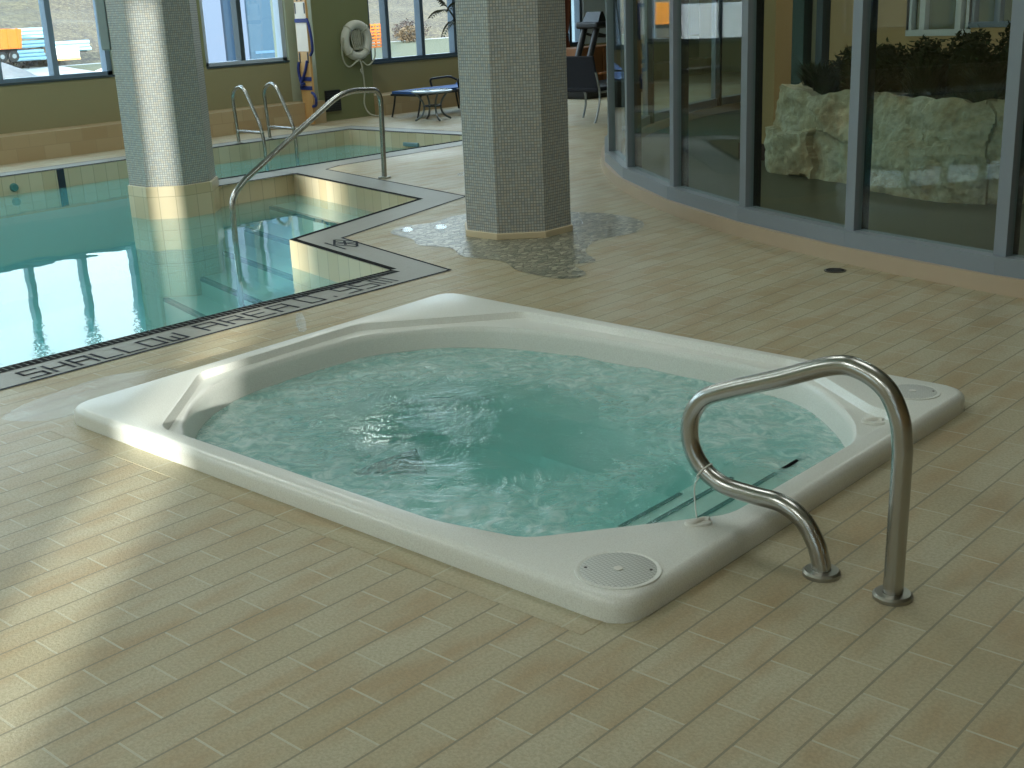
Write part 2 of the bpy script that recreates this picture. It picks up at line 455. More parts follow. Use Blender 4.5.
def fix_up(mb):
    fs = []
    for f in mb.f:
        a, b, c = (Vector(mb.v[i]) for i in f[:3])
        fs.append(tuple(reversed(f)) if (b-a).cross(c-a).z < 0 else f)
    mb.f = fs; return mb
band = fix_up(strip(BAND_OUT, BAND_IN, .0016, None, ''))
band.box(-10.115, -9.705, 6.365, 7.60, -.15, .0016)
struct(band.obj('trim_2', M['band']), 'grey mosaic band along the pool edge', 'pool edge band')
ol = fix_up(strip(BAND_OUT, offset_open(BAND_OUT, .02), .0026, None, ''))
struct(ol.obj('trim_3', M['dark_line']), 'thin dark outline of the pool edge band', 'pool edge line')
gin = BAND_IN[:5]; gmb = MB()
def grate_part(path, width, side):
    off = offset_open(path, width*side); n = len(path)
    return [(path[i], path[i+1], off[i+1], off[i]) for i in range(n-1)]
quads = grate_part(gin[:2], .088, -1)+grate_part(gin[1:], .045, -1)+grate_part([(-9.70, 7.58), (-9.70, 6.36)], .05, 1)+grate_part([(-10.12, 6.36), (-10.12, 10.75), (-12.5, 10.75), (-12.5, -3.6)], .075, -1)
uvs = []
for q in quads:
    gmb.add([(x, y, .003) for x, y in q], [(0, 1, 2, 3)])
    Lq = (Vector(q[1])-Vector(q[0])).length; wq = (Vector(q[3])-Vector(q[0])).length
    hq = .087 if wq > .08 else .011
    uvs.append(((0, 0), (Lq, 0), (Lq, hq), (0, hq)))
fixq = []
for f in gmb.f:
    a, b, c = (Vector(gmb.v[i]) for i in f[:3]); fixq.append((b-a).cross(c-a).z < 0)
gm = bpy.data.meshes.new('gutter')
gm.from_pydata(gmb.v, [], [tuple(reversed(f)) if x else f for f, x in zip(gmb.f, fixq)])
ul = gm.uv_layers.new(name='UVMap')
for p, u, x in zip(gm.polygons, uvs, fixq):
    uu = list(reversed(u)) if x else u
    for li, w in zip(p.loop_indices, uu): ul.data[li].uv = w
gm.materials.append(M['grate'])
go = bpy.data.objects.new('trim_4', gm); COL.objects.link(go)
struct(go, 'black slotted gutter grating round the pool edge', 'gutter grating')

# pool basin: cream tile course above and just below the water line, pale tile below
def along(v, p):
    n = p.normal
    if abs(n.z) > .7: return (v.x, v.y)
    t = Vector((-n.y, n.x)); return (v.x*t.x+v.y*t.y, v.z)
def walls(poly, z0, z1, flip):
    mb = MB(); n = len(poly)
    for i in range(n):
        (x0, y0), (x1, y1) = poly[i], poly[(i+1) % n]
        q = [(x0, y0, z0), (x1, y1, z0), (x1, y1, z1), (x0, y0, z1)]
        mb.add(q if not flip else q[::-1], [(0, 1, 2, 3)])
    return mb
PW = -.195
basin = sroot('pool_basin', 'sunken indoor pool basin with cream tiled rim', 'pool', (-9, 3, 0))
area = sum(POOL[i][0]*POOL[(i+1) % len(POOL)][1]-POOL[(i+1) % len(POOL)][0]*POOL[i][1] for i in range(len(POOL)))
inward = area < 0
walls(POOL, -.42, 0, not inward).obj('tile_rim', M['cream_tile'], basin, uvf=along)
lowb = walls(POOL, -1.3, -.42, not inward)
fl = poly_with_holes(POOL, [], -1.3); lowb.add(fl.v, fl.f)
lowb.obj('basin_shell', M['basin'], basin)
st = MB(); no = MB()
u = Vector((-2.32, .56)).normalized(); w_ = Vector((-.49, 1.72)).normalized()
p3 = Vector((-7.38, 7.02)); p4 = Vector((-9.70, 7.58))
dn = -w_
for k in range(6):
    zt = -.27-.16*k; a0 = .36*k; a1 = .36*(k+1)
    if k >= 5: continue
    lx = -9.70 if k < 3 else -9.70+.0
    def cut(p): return p+u*((lx-p.x)/u.x)
    q = [p3+dn*a0, p3+dn*a1, cut(p3+dn*a1), cut(p3+dn*a0)]
    q2 = [(p.x, p.y) for p in q]
    st.prism([q2[i] for i in (0, 3, 2, 1)], -1.3, zt)
    e = [p3+dn*(a1-.05), p3+dn*(a1+.002), cut(p3+dn*(a1+.002)), cut(p3+dn*(a1-.05))]
    e2 = [(p.x, p.y) for p in e]
    no.prism([e2[i] for i in (0, 3, 2, 1)], zt-.03, zt+.002)
sp = st.obj('entry_step', M['step'], basin)
sub(no, 'step_nosing', M['nosing'], sp)
ds = MB().box(-12.499, -12.49, 6.62, 6.70, -.40, .002).obj('lane_marker', M['nosing'], basin)
inl = MB(); inl.lathe([(.0, .03), (.035, .03), (.045, .0), (.045, -.02)], (-12.49, 6.12, -.12), 20, 'X')
inl.obj('return_inlet', simple('teal_fitting', srgb(70, 120, 118), .4), basin, smooth='auto')
sk = MB().box(-11.47, -11.20, 10.72, 10.752, -.165, -.115); sk.obj('skimmer_mouth', simple('blue_grey_fitting', srgb(120, 150, 156), .3), basin, bevel=.01)

wp = poly_with_holes([(x, y) for x, y in POOL], [], PW)
def grow(poly, d):
    m = len(poly); out = []
    for i in range(m):
        a, b, c = Vector(poly[i-1]), Vector(poly[i]), Vector(poly[(i+1) % m])
        n1 = Vector(((b-a).y, -(b-a).x)).normalized(); n2 = Vector(((c-b).y, -(c-b).x)).normalized()
        q = (n1+n2).normalized(); q = q*(d/max(.3, q.dot(n1))); out.append((b.x+q.x, b.y+q.y))
    return out
wat = MB().prism(grow(POOL, .02) if area > 0 else grow(POOL[::-1], .02), -1.32, PW)
wo = wat.obj('pool_water', M['pool_water'])
tag(wo, 'calm teal water of the swimming pool reflecting the windows', 'pool water', kind='stuff')

# lettering set into the band: capitals from dark mosaic strokes
GL = {'S': [[(1, 1), (0, 1), (0, .5), (1, .5), (1, 0), (0, 0)]], 'H': [[(0, 0), (0, 1)], [(1, 0), (1, 1)], [(0, .5), (1, .5)]],
      'A': [[(0, 0), (0, 1), (1, 1), (1, 0)], [(0, .5), (1, .5)]], 'L': [[(0, 1), (0, 0), (1, 0)]], 'O': [[(0, 0), (0, 1), (1, 1), (1, 0), (0, 0)]],
      'W': [[(0, 1), (0, 0), (1, 0), (1, 1)], [(.5, 0), (.5, .6)]], 'R': [[(0, 0), (0, 1), (1, 1), (1, .5), (0, .5)], [(.45, .5), (1, 0)]],
      'E': [[(1, 1), (0, 1), (0, 0), (1, 0)], [(0, .5), (.8, .5)]], '0': [[(0, 0), (0, 1), (1, 1), (1, 0), (0, 0)]], '.': [[(.4, 0), (.4, .12)]],
      '9': [[(0, 0), (1, 0), (1, 1), (0, 1), (0, .5), (1, .5)]], '5': [[(1, 1), (0, 1), (0, .5), (1, .5), (1, 0), (0, 0)]],
      'm': [[(0, 0), (0, .9), (1, .9), (1, 0)], [(.5, 0), (.5, .9)]]}
def write(mb, text, y0, y1, xb, xt, z, t):
    n = len(text); pitch = (y1-y0)/n
    for i, ch in enumerate(text):
        if ch == ' ': continue
        wd = pitch*.70
        for line in GL[ch]:
            for (a, b), (c, d) in zip(line[:-1], line[1:]):
                P = Vector((xb+(xt-xb)*b, y0+pitch*i+wd*a)); Q = Vector((xb+(xt-xb)*d, y0+pitch*i+wd*c))
                dr = (Q-P).normalized(); nr = Vector((-dr.y, dr.x))*t*.5; e = dr*t*.5
                q = [P-e+nr, P-e-nr, Q+e-nr, Q+e+nr]
                mb.add([(v.x, v.y, z) for v in q], [(0, 1, 2, 3)])
    return mb
let = MB()
write(let, 'SHALLOW', 2.49, 3.36, -5.205, -5.345, .0034, .017)
write(let, 'AREA', 3.46, 4.08, -5.225, -5.37, .0034, .017)
write(let, '0.95m', 4.14, 4.82, -5.235, -5.405, .0034, .014)
struct(fix_up(let).obj('trim_5', M['dark_line']), 'dark mosaic lettering SHALLOW AREA 0.95m in the pool edge band', 'lettering')
pic = MB()
pc = Vector((-6.42, 5.41)); ax = Vector((-.97, .24)); ay = Vector((-.24, -.97))
def pstroke(mb, a, b, t=.018):
    P = pc+ax*a[0]+ay*a[1]; Q = pc+ax*b[0]+ay*b[1]; dr = (Q-P).normalized(); nr = Vector((-dr.y, dr.x))*t*.5
    mb.add([(v.x, v.y, .0034) for v in (P+nr, P-nr, Q-nr, Q+nr)], [(0, 1, 2, 3)])
D = [(-.17, 0), (0, .085), (.17, 0), (0, -.085), (-.17, 0)]
for a, b in zip(D[:-1], D[1:]): pstroke(pic, a, b)
for a, b in (((-.10, -.03), (.10, .03)), ((-.06, .03), (.08, -.03)), ((-.02, -.06), (.02, .06)), ((-.20, .10), (.12, .10))): pstroke(pic, a, b)
struct(fix_up(pic).obj('trim_6', M['dark_line']), 'small dark diamond pictogram set in the grey band', 'pictogram')

# pebble mosaic skirt round the middle column
def mk_pebble():
    m, nt, out = new_mat('pebble_mosaic')
    pos = worldpos(nt)
    mp = N(nt, 'ShaderNodeMapping', inp={'Scale': (1.0, .55, 1)}); L(nt, pos, mp.inputs['Vector'])
    v = N(nt, 'ShaderNodeTexVoronoi', inp={'Scale': 34.0}); L(nt, mp.outputs[0], v.inputs['Vector'])
    ve = N(nt, 'ShaderNodeTexVoronoi', feature='DISTANCE_TO_EDGE', inp={'Scale': 34.0}); L(nt, mp.outputs[0], ve.inputs['Vector'])
    s = N(nt, 'ShaderNodeSeparateColor'); L(nt, v.outputs['Color'], s.inputs[0])
    c = ramp(nt, s.outputs[0], [(.0, srgb(118, 122, 108)), (.5, srgb(154, 150, 130)), (1, srgb(190, 186, 164))])
    e = ramp(nt, ve.outputs['Distance'], [(.0, 1.0), (.09, 0.0)])
    c = mixc(nt, e, c, srgb(92, 92, 80))
    principled(nt, out, c, .3, 0, bump(nt, math_node(nt, 'MULTIPLY', e, -1), .5, .004), .5)
    return m
pk = [(-6.55, 6.05), (-6.42, 5.83), (-6.12, 5.75), (-5.92, 5.62), (-5.66, 5.66), (-5.40, 5.50), (-5.08, 5.52), (-4.80, 5.36), (-4.44, 5.33), (-4.40, 5.50), (-4.62, 5.66), (-4.58, 5.82), (-4.82, 6.02), (-4.98, 6.36), (-4.93, 6.70), (-5.12, 7.05), (-5.5, 7.2), (-5.9, 7.12), (-6.3, 6.98), (-6.52, 6.6), (-6.46, 6.3)]
pkm = MB(); cpk = catmull([(x, y, 0) for x, y in pk], 4, True)
o_ = poly_with_holes([(v.x, v.y) for v in cpk], [], .0018)
struct(o_.obj('trim_7', mk_pebble()), 'irregular patch of grey pebble mosaic round the foot of the middle column', 'floor mosaic')

# columns
def octa(cx, cy, ap):
    h = ap*.38
    return [(cx+x, cy+y) for x, y in ((ap, h), (h, ap), (-h, ap), (-ap, h), (-ap, -h), (-h, -ap), (h, -ap), (ap, -h))]
def column(name, label, cx, cy, ap, z0, zb, plinth_ap, foot):
    root = sroot(name, label, 'column', (cx, cy, z0))
    sh = MB().prism(octa(cx, cy, ap), zb, CEIL)
    sh.obj('shaft', M['col_tile'], root, uvf=along)
    MB().prism(octa(cx, cy, plinth_ap), z0, zb).obj('plinth', M['cream_tile'] if foot else M['cream'], root, uvf=along, bevel=.006)
    return root
column('column_left', 'grey mosaic octagonal column standing in the pool on a cream base', -9.84, 6.325, .365, -1.3, .09, .385, True)
column('column_center', 'grey mosaic octagonal column on the deck behind the hot tub', -5.715, 6.39, .365, 0.0, .045, .378, False)
# grey box fixed on the pool column
bx = thing('wall_speaker', 'flat pale grey box fixed high on the pool column', 'speaker box', (-10.28, 6.3, 1.25))
MB().obox((-10.128, 6.032, 1.73), (-.092, .092, 0), (.028, .028, 0), (0, 0, .47)).obj('housing', simple('grey_box', srgb(150, 162, 164), .5), bx, bevel=.01)
MB().obox((-10.158, 6.002, 1.73), (-.07, .07, 0), (.004, .004, 0), (0, 0, .37)).obj('grille', simple('grille_grey', srgb(128, 140, 142), .6), bx)

# left wall: tile bench course, low wall, piers, windows, header
XF, XW = -13.6, -14.0
wl = sroot('wall_left', 'olive green window wall along the far side of the pool', 'wall', (-14, 6, 0))
WIN_Z1 = 3.75
def wallbox(y0, y1, z0, z1, mat, x0=-14.3, x1=-14.0, name='wall_section'):
    return MB().box(x0, x1, y0, y1, z0, z1).obj(name, mat, wl)
MB().box(-14.0, XF, -4.0, 11.3, 0, .30).obj('tile_bench', M['bench'], wl)
MB().box(-14.0, XF+.05, 12.32, 21.2, 0, .28).obj('tile_bench', M['bench'], wl)
wallbox(-4.0, 11.3, .0, .85, M['olive'])
wallbox(12.3, 21.2, .0, .72, M['olive'])
wallbox(-4.0, 21.2, WIN_Z1, CEIL, M['olive'])
wallbox(8.42, 9.70, .85, WIN_Z1, M['olive_green'])
wallbox(11.06, 11.3, .30, WIN_Z1, M['palegrey'], -14.3, -13.995)  # wall strip in the same pale tone as the pier's lit side
wallbox(17.6, 21.2, .72, WIN_Z1, simple('pale_blue_wall', srgb(186, 204, 210), .7))
MB().box(-14.3, -13.72, 11.3, 12.32, 0, CEIL).obj('pier', M['olive_green'], wl)
MB().box(-14.3, -13.722, 11.292, 11.3, .30, CEIL).obj('pier_lit_side', M['palegrey'], wl)  # side face of the olive pier, its lit look painted in as paler colour
def window(n, label, y0, y1, z0, mulls, fm, jamb=True):
    r = sroot('window_%d' % n, label, 'window', (-14.1, y0, z0))
    f = MB(); x0, x1 = -14.16, -14.04
    f.box(x0, x1, y0, y0+.07, z0, WIN_Z1); f.box(x0, x1, y1-.07, y1, z0, WIN_Z1)
    f.box(x0, x1, y0, y1, z0, z0+.05); f.box(x0, x1, y0, y1, WIN_Z1-.06, WIN_Z1)
    f.obj('window_frame', fm, r)
    ed = [y0+.07]+list(mulls)+[y1-.07]
    for y in mulls: MB().box(x0, x1, y-.035, y+.035, z0+.05, WIN_Z1-.06).obj('mullion', M['frame_dark'] if n == 2 else fm, r)
    for a, b in zip(ed[:-1], ed[1:]):
        MB().box(-14.106, -14.098, a, b, z0+.05, WIN_Z1-.06).obj('pane', M['glass'], r)
    if jamb: MB().box(-14.04, -13.995, y1-.002, y1+.06, z0-.0, WIN_Z1).obj('jamb', M['palegrey'], r)
    MB().box(-14.06, -13.99, y0, y1, z0-.02, z0+.006).obj('window_sill', M['frame_dark'], r)
    return r
window(1, 'long window with blue-grey mullions beside the pool column', -3.4, 8.36, .85, [8.36-.035-.70*k for k in range(1, 17)], simple('blue_grey_frame', srgb(110, 132, 150), .4))
window(2, 'window facing a pale blue building between column and pier', 9.70, 11.06, .85, [10.33], M['frame_light'], False)
window(3, 'window looking on dry brush behind the lounge chair', 12.56, 17.6, .72, [12.98+.715*k for k in range(7) if 12.98+.715*k < 17.3], simple('blue_grey_frame_dark', srgb(74, 92, 106), .4), False)
wallbox(12.32, 12.56, .72, WIN_Z1, M['olive_green'])

# unseen closure: ceiling, back wall with openings cut to shape the sunlight, right wall, far wall
struct(MB().box(-14.4, 5.2, -4.2, 21.4, CEIL, CEIL+.2).obj('ceiling', M['ceiling']), 'plain ceiling of the pool hall', 'ceiling')
bw = sroot('wall_back', 'unseen olive wall behind the photographer with openings shaped for sun', 'wall', (0, -4, 0))
slots = [(2.20, 2.76, .25, 2.95), (.42, .73, .25, 4.05)]+[(x, x+1.2, .85, 2.2) for x in (-4.6,)]  # openings placed and sized for their light: floor band, column face, soft daylight
xe = -14.4
for x0, x1, z0, z1 in sorted(slots):
    MB().box(xe, x0, -4.2, -4.0, 0, CEIL).obj('wall_section', M['olive'], bw)
    MB().box(x0, x1, -4.2, -4.0, 0, z0).obj('wall_section', M['olive'], bw)
    MB().box(x0, x1, -4.2, -4.0, z1, CEIL).obj('wall_section', M['olive'], bw)
    xe = x1
MB().box(xe, 5.2, -4.2, -4.0, 0, CEIL).obj('wall_section', M['olive'], bw)
for k, (x0, x1, z0, z1) in enumerate(sorted(slots)):
    r = sroot('window_%d' % (6+k), 'unseen window opening behind the photographer, shaped for sun and daylight', 'window', (x0, -4.1, z0))
    f = MB(); f.box(x0, x0+.03, -4.14, -4.06, z0, z1); f.box(x1-.03, x1, -4.14, -4.06, z0, z1); f.box(x0, x1, -4.145, -4.055, z0, z0+.04); f.box(x0, x1, -4.145, -4.055, z1-.04, z1)
    f.obj('window_frame', M['frame'], r)
    MB().box(x0+.03, x1-.03, -4.104, -4.096, z0+.04, z1-.04).obj('pane', M['glass'], r)
struct(MB().box(5.0, 5.2, -4.2, 21.4, 0, CEIL).obj('wall_right', M['tanwall']), 'tan wall on the right', 'wall')
struct(MB().box(-14.4, 5.2, 21.2, 21.4, 0, CEIL).obj('wall_far', M['olive']), 'olive wall at the far end', 'wall')

# ------------------------------------------------------------------ curved glass wall
GC = Vector((-.363, 14.817)); GR = 8.81
def gp(deg, r): a = math.radians(deg); return Vector((GC.x+r*math.cos(a), GC.y+r*math.sin(a)))
angs = [284.5, 277.7, 270.9, 264.0, 257.1, 250.4, 243.5, 236.5, 228.7, 221.3, 214.0, 206.7, 199.4, 192.1, 184.8, 177.5]
gw = sroot('wall_glass', 'curved glass wall of grey mullions on a tan curb', 'glass wall', (-3.5, 6.95, 0))
cb = MB(); NS = 120
ring = [gp(284.3+(180-284.3)*i/NS, GR) for i in range(NS+1)]; ring2 = [gp(284.3+(180-284.3)*i/NS, GR-.22) for i in range(NS+1)]
vs = []
for a, b in zip(ring, ring2): vs += [(a.x, a.y, 0), (a.x, a.y, .092), (b.x, b.y, .092), (b.x, b.y, 0)]
fs = []
for i in range(NS):
    o = 4*i
    for k in range(3): fs.append((o+k, o+k+4, o+k+5, o+k+1))
cb.add(vs, fs); cb.obj('curb', M['curb'], gw, smooth='auto')
RF = GR-.03
for a0, a1 in zip(angs[:-1], angs[1:]):
    A, B = gp(a0, RF), gp(a1, RF); d = (B-A).normalized(); nrm = Vector((d.y, -d.x))
    if nrm.dot(A-GC) < 0: nrm = -nrm
    mid = (A+B)/2; hl = (B-A).length/2
    def bar(z0, z1, dep, off):
        c = mid-nrm*off
        return MB().obox((c.x, c.y, (z0+z1)/2), d.to_3d()*hl, nrm.to_3d()*dep, (0, 0, (z1-z0)/2))
    bar(.09, .185, .06, .05).obj('sill_rail', M['frame'], gw)
    bar(3.9, 4.2, .06, .05).obj('head_rail', M['frame'], gw)
    bar(.185, 3.9, .006, .06).obj('glass_pane', M['glass_room'], gw)
for i, a in enumerate(angs):
    P = gp(a, RF-.055); t = math.radians(a); nr = Vector((math.cos(t), math.sin(t), 0)); tg = Vector((-nr.y, nr.x, 0))
    mu = MB().obox((P.x, P.y, 2.145), tg*.036, nr*.03, (0, 0, 2.055)).obj('mullion', M['frame'], gw)
    P2 = gp(a, RF-.115)
    sub(MB().obox((P2.x, P2.y, 2.145), tg*.030, nr*.03, (0, 0, 2.055)), 'mullion_shaded_back', M['black'], mu)  # inner depth of the mullion in black: its shade put into the colour

# room behind the glass
fl2 = MB(); arc = [gp(284.3+(180-284.3)*i/40, GR-.2) for i in range(41)]
pl = [(v.x, v.y) for v in arc]+[(-9.1, 21.1), (1.8, 21.1)]
o_ = poly_with_holes(pl, [], .006)
struct(o_.obj('floor_lobby', simple('dark_lobby_tile', srgb(74, 76, 60), .35, var=.15, scale=2)), 'dark green-grey floor behind the glass wall', 'floor')
lb = sroot('wall_lobby', 'tan wall with tall windows at the back of the glassed room', 'wall', (-5, 13.5, 0))
def lw_(x0, x1, z0, z1, mat, name='wall_section', y0=13.5, y1=13.7): return MB().box(x0, x1, y0, y1, z0, z1).obj(name, mat, lb)
lw_(-7.72, -7.46, 0, CEIL, simple('dark_green_panel', srgb(50, 74, 66), .4), 'green_panel')
lw_(-7.46, -7.10, 0, .55, M['tanwall']); lw_(-7.30, -7.22, .55, CEIL, M['frame_dark'], 'post'); lw_(-7.12, -6.17, 0, CEIL, M['tanwall'])
lw_(-6.17, -5.52, 0, .97, M['tanwall']); lw_(-5.52, 2.0, 0, 1.05, M['tanwall']); lw_(-4.2, 2.0, 1.05, CEIL, M['tanwall'])
lw_(-7.46, -4.2, 3.3, CEIL, M['tanwall'])
wf = sroot('window_4', 'white framed window behind the plants of the stone planter', 'window', (-5.8, 13.5, .97))
f = MB()
for x in (-6.17, -6.02, -5.62, -5.5): f.box(x-.03, x+.03, 13.5, 13.62, .97, 3.3)
f.box(-6.2, -5.47, 13.49, 13.63, .965, 1.03); f.obj('window_frame', simple('white_frame', srgb(206, 210, 206), .5), wf)
MB().box(-6.15, -5.53, 13.58, 13.59, 1.03, 3.3).obj('pane', M['glass'], wf)
wf2 = sroot('window_5', 'bright window beside the last visible glass mullion', 'window', (-5, 13.5, 1.05))
f = MB()
for x in (-5.47, -5.2, -4.7, -4.23): f.box(x-.03, x+.03, 13.5, 13.62, 1.05, 3.3)
f.box(-5.5, -4.2, 13.49, 13.63, 1.045, 1.1); f.obj('window_frame', M['frame'], wf2)
MB().box(-5.47, -4.23, 13.58, 13.59, 1.1, 3.3).obj('pane', M['glass'], wf2)
plr = sroot('pillar_lobby', 'tan square pillar with dark skirting left of the stone planter', 'pillar', (-6.0, 10.35, 0))
MB().box(-6.27, -5.92, 10.2, 10.5, .16, CEIL).obj('shaft', M['tanwall'], plr)
MB().box(-6.28, -5.91, 10.19, 10.51, 0.006, .16).obj('skirting', simple('dark_red_skirting', srgb(64, 40, 30), .5), plr)

# stone planter
def mk_rock():
    m, nt, out = new_mat('pale_rough_rock')
    co = objco(nt)
    n1 = noise_tex(nt, co, 2.2, 5, .6, .4); n2 = noise_tex(nt, co, 18, 5, .7)
    c = ramp(nt, n1, [(.34, srgb(186, 158, 120)), (.5, srgb(200, 190, 160)), (.66, srgb(212, 210, 192))])
    c = mixc(nt, ramp(nt, n2, [(.46, 0.0), (.64, .4)]), c, srgb(140, 130, 106))
    principled(nt, out, c, .85, 0, bump(nt, n2, .6, .03), .3)
    return m
M['rock'] = mk_rock()
pt = thing('stone_planter', 'long pale rock-faced planter behind the curved glass', 'planter', (-4.6, 9.6, 0.006))
front = catmull([(-5.62, 10.3, 0), (-5.60, 9.62, 0), (-5.10, 9.36, 0), (-4.62, 9.15, 0), (-4.15, 8.92, 0), (-3.70, 8.74, 0), (-3.30, 8.80, 0), (-3.0, 9.1, 0), (-2.95, 9.7, 0)], 34)
NZ = 44; vs = []; fs = []
nf = len(front)
for j in range(NZ+1):
    for i, p in enumerate(front):
        t = (front[min(i+1, nf-1)]-front[max(i-1, 0)]).normalized(); nr = Vector((t.y, -t.x, 0))
        if nr.y > .2 and i < nf*.8: nr = -nr
        top = .72+.045*noise.noise(Vector((p.x*2.5, p.y*2.5, 3)))+.03*noise.noise(Vector((p.x*7, p.y*7, 9)))
        z = .006+top*j/NZ
        q = Vector((p.x*1.1, p.y*1.1, z*1.3))
        d = .06*noise.noise(q*1.6)+.028*noise.noise(q*5.1)+.018*abs(noise.noise(q*9.0))
        cell = noise.cell(Vector((p.x*2.2+p.y*1.3+.3*noise.noise(q*3), z*2.6+.3*noise.noise(q*3.7), 1.0)))*.035+.012*noise.noise(q*19)+.008*noise.noise(q*41)+.018*abs(noise.noise(q*6.5+Vector((4, 2, 1))))
        P = p+nr*(d+cell-.03*j/NZ); vs.append((P.x, P.y, z))
for j in range(NZ):
    for i in range(nf-1): fs.append((j*nf+i, j*nf+i+1, (j+1)*nf+i+1, (j+1)*nf+i))
rk = MB().add(vs, fs)
# solid top lip
o = len(rk.v); topring = [Vector(vs[NZ*nf+i]) for i in range(nf)]
back = [(p.x+.12*(1 if p.x < -4.3 else -.3), p.y+.22, p.z-.03) for p in topring]
rk.v += back; rk.f += [(NZ*nf+i, NZ*nf+i+1, o+i+1, o+i) for i in range(nf-1)]
rk.obj('rock_face', M['rock'], pt, smooth='auto')
soil = poly_with_holes([(x, y) for x, y, z in back], [], .60)
soil.obj('soil', simple('dark_soil', srgb(48, 38, 28), .95, var=.4, scale=30), pt)

M['blade'] = simple('dark_green_blade', srgb(44, 50, 26), .8, var=.35, scale=12, spec=.1)
M['leaf_bush'] = simple('olive_leaf', srgb(48, 48, 24), .8, var=.4, scale=20, spec=.1)
def grass_clump(mb, c, n, h, spread, wid=.012):
    for _ in range(n):
        a = random.uniform(0, 2*PI); r0 = random.uniform(0, .07); hh = h*random.uniform(.65, 1.05); sp = spread*random.uniform(.2, 1)
        d = Vector((math.cos(a), math.sin(a), 0)); s_ = Vector((-d.y, d.x, 0))*wid
        P = [Vector(c)+d*(r0+sp*t**2.0)+Vector((0, 0, hh*(t-.18*t**3))) for t in (0, .35, .7, 1)]
        mb.add([P[0]-s_, P[0]+s_, P[1]-s_*.9, P[1]+s_*.9, P[2]-s_*.6, P[2]+s_*.6, P[3]], [(0, 1, 3, 2), (2, 3, 5, 4), (4, 5, 6)])
def leaf_ball(mb, c, rad, n, size):
    for _ in range(n):
        v = Vector((random.gauss(0, 1), random.gauss(0, 1), random.gauss(0, 1))).normalized()*random.uniform(.6, 1.05)
        p = Vector(c)+Vector((v.x*rad[0], v.y*rad[1], v.z*rad[2]))
        d = Vector((random.gauss(0, 1), random.gauss(0, 1), random.gauss(0, .6))).normalized(); s_ = d.cross(Vector((random.random(), random.random(), 1))).normalized()
        k = size*random.uniform(.6, 1.2)
        mb.add([p, p+d*k*.5+s_*k*.28, p+d*k, p+d*k*.5-s_*k*.28], [(0, 1, 2, 3)])
spots = [('bush', -4.93, 9.80, .30, .40, 'rounded olive bush at the left of the planter gap'), ('bush', -4.55, 9.62, .30, .44, 'wide olive bush second from the left in the planter'),
         ('bush', -4.16, 9.46, .30, .48, 'dark bush near the planter middle'), ('bush', -3.77, 9.34, .30, .55, 'tall dark bush left of the bright lobby window'), ('bush', -3.38, 9.30, .30, .60, 'tallest dark bush under the bright lobby window'),
         ('grass', -5.34, 9.86, 0, .40, 'tuft of thin upright blades beside the tan pillar'), ('grass', -5.10, 9.60, 0, .40, 'leaning tuft with thin blades left of the mullion'),
         ('grass', -4.62, 9.36, 0, .38, 'low fine grass at the front edge below the wide bush'), ('grass', -4.02, 9.12, 0, .48, 'fine arching grass at the front edge of the planter'), ('grass', -3.50, 8.98, 0, .46, 'fine grass tuft above the right end of the rock')]
for kind, x, y, r, h, lab in spots:
    if kind == 'bush':
        t = thing('planter_bush', lab, 'bush', (x, y, .60), 'planter greenery')
        mb = MB(); leaf_ball(mb, (x, y, .63+h*.55), (r*.68, r*.60, h*.48), 1300, .060); leaf_ball(mb, (x, y, .62+h*.26), (r*.72, r*.62, h*.24), 700, .055); mb.lathe([(.01, -h*.58), (r*.52, -h*.56), (r*.60, -h*.2), (r*.52, h*.08), (r*.34, h*.26), (.01, h*.36)], (x, y, .63+h*.55), 14); mb.obj('foliage', M['leaf_bush'], t)
        mb = MB()
        for k in range(7):
            a = random.uniform(0, 2*PI); mb.tube([(x, y, .58), (x+.1*math.cos(a), y+.1*math.sin(a), .60+h*.3), (x+.2*math.cos(a), y+.2*math.sin(a), .60+h*.7)], .006, 5)
        mb.obj('stem', M['blade'], t)
    else:
        mb = MB(); grass_clump(mb, (x, y, .60), 220, h, .20)
        o = mb.obj('ornamental_grass', M['blade']); tag(o, lab, 'grass tuft', 'planter greenery')

# ------------------------------------------------------------------ hot tub
TC = Vector((-3.1, 3.38))
def round_poly(pts, r, n=8):
    P = [Vector((x, y, 0)) for x, y in pts]; m = len(P); out = []
    for i in range(m):
        a, b, c = P[i-1], P[i], P[(i+1) % m]; d1 = a-b; d2 = c-b
        t = min(r, d1.length*.45, d2.length*.45); p0 = b+d1.normalized()*t; p1 = b+d2.normalized()*t
        for k in range(n+1):
            q = k/n; out.append(p0*(1-q)**2+b*2*q*(1-q)+p1*q*q)
    return [(v.x, v.y) for v in out]
NA = 288
def polar(pts, inset=0.0):
    """radius of a star-shaped outline round TC, per angle, then inset along the radius"""
    res = []
    m = len(pts)
    for k in range(NA):
        a = 2*PI*k/NA; d = Vector((math.cos(a), math.sin(a))); best = None
        for i in range(m):
            p = Vector(pts[i])-TC; q = Vector(pts[(i+1) % m])-TC; e = q-p
            den = d.x*e.y-d.y*e.x
            if abs(den) < 1e-12: continue
            t = (p.x*e.y-p.y*e.x)/den; s_ = (p.x*d.y-p.y*d.x)/den
            if t > 0 and -1e-6 <= s_ <= 1+1e-6 and (best is None or t > best): best = t
        res.append(best)
    return res
def inset_loop(pts, d):
    P = [Vector(p) for p in pts]; m = len(P); out = []
    for i in range(m):
        t = (P[(i+1) % m]-P[i-1]); t = t.normalized(); nr = Vector((-t.y, t.x)); out.append(tuple(P[i]+nr*d))
    return out
OUT = round_poly([(-4.50, 2.265), (-1.702, 2.248), (-1.695, 4.44), (-4.60, 4.55)], .105)
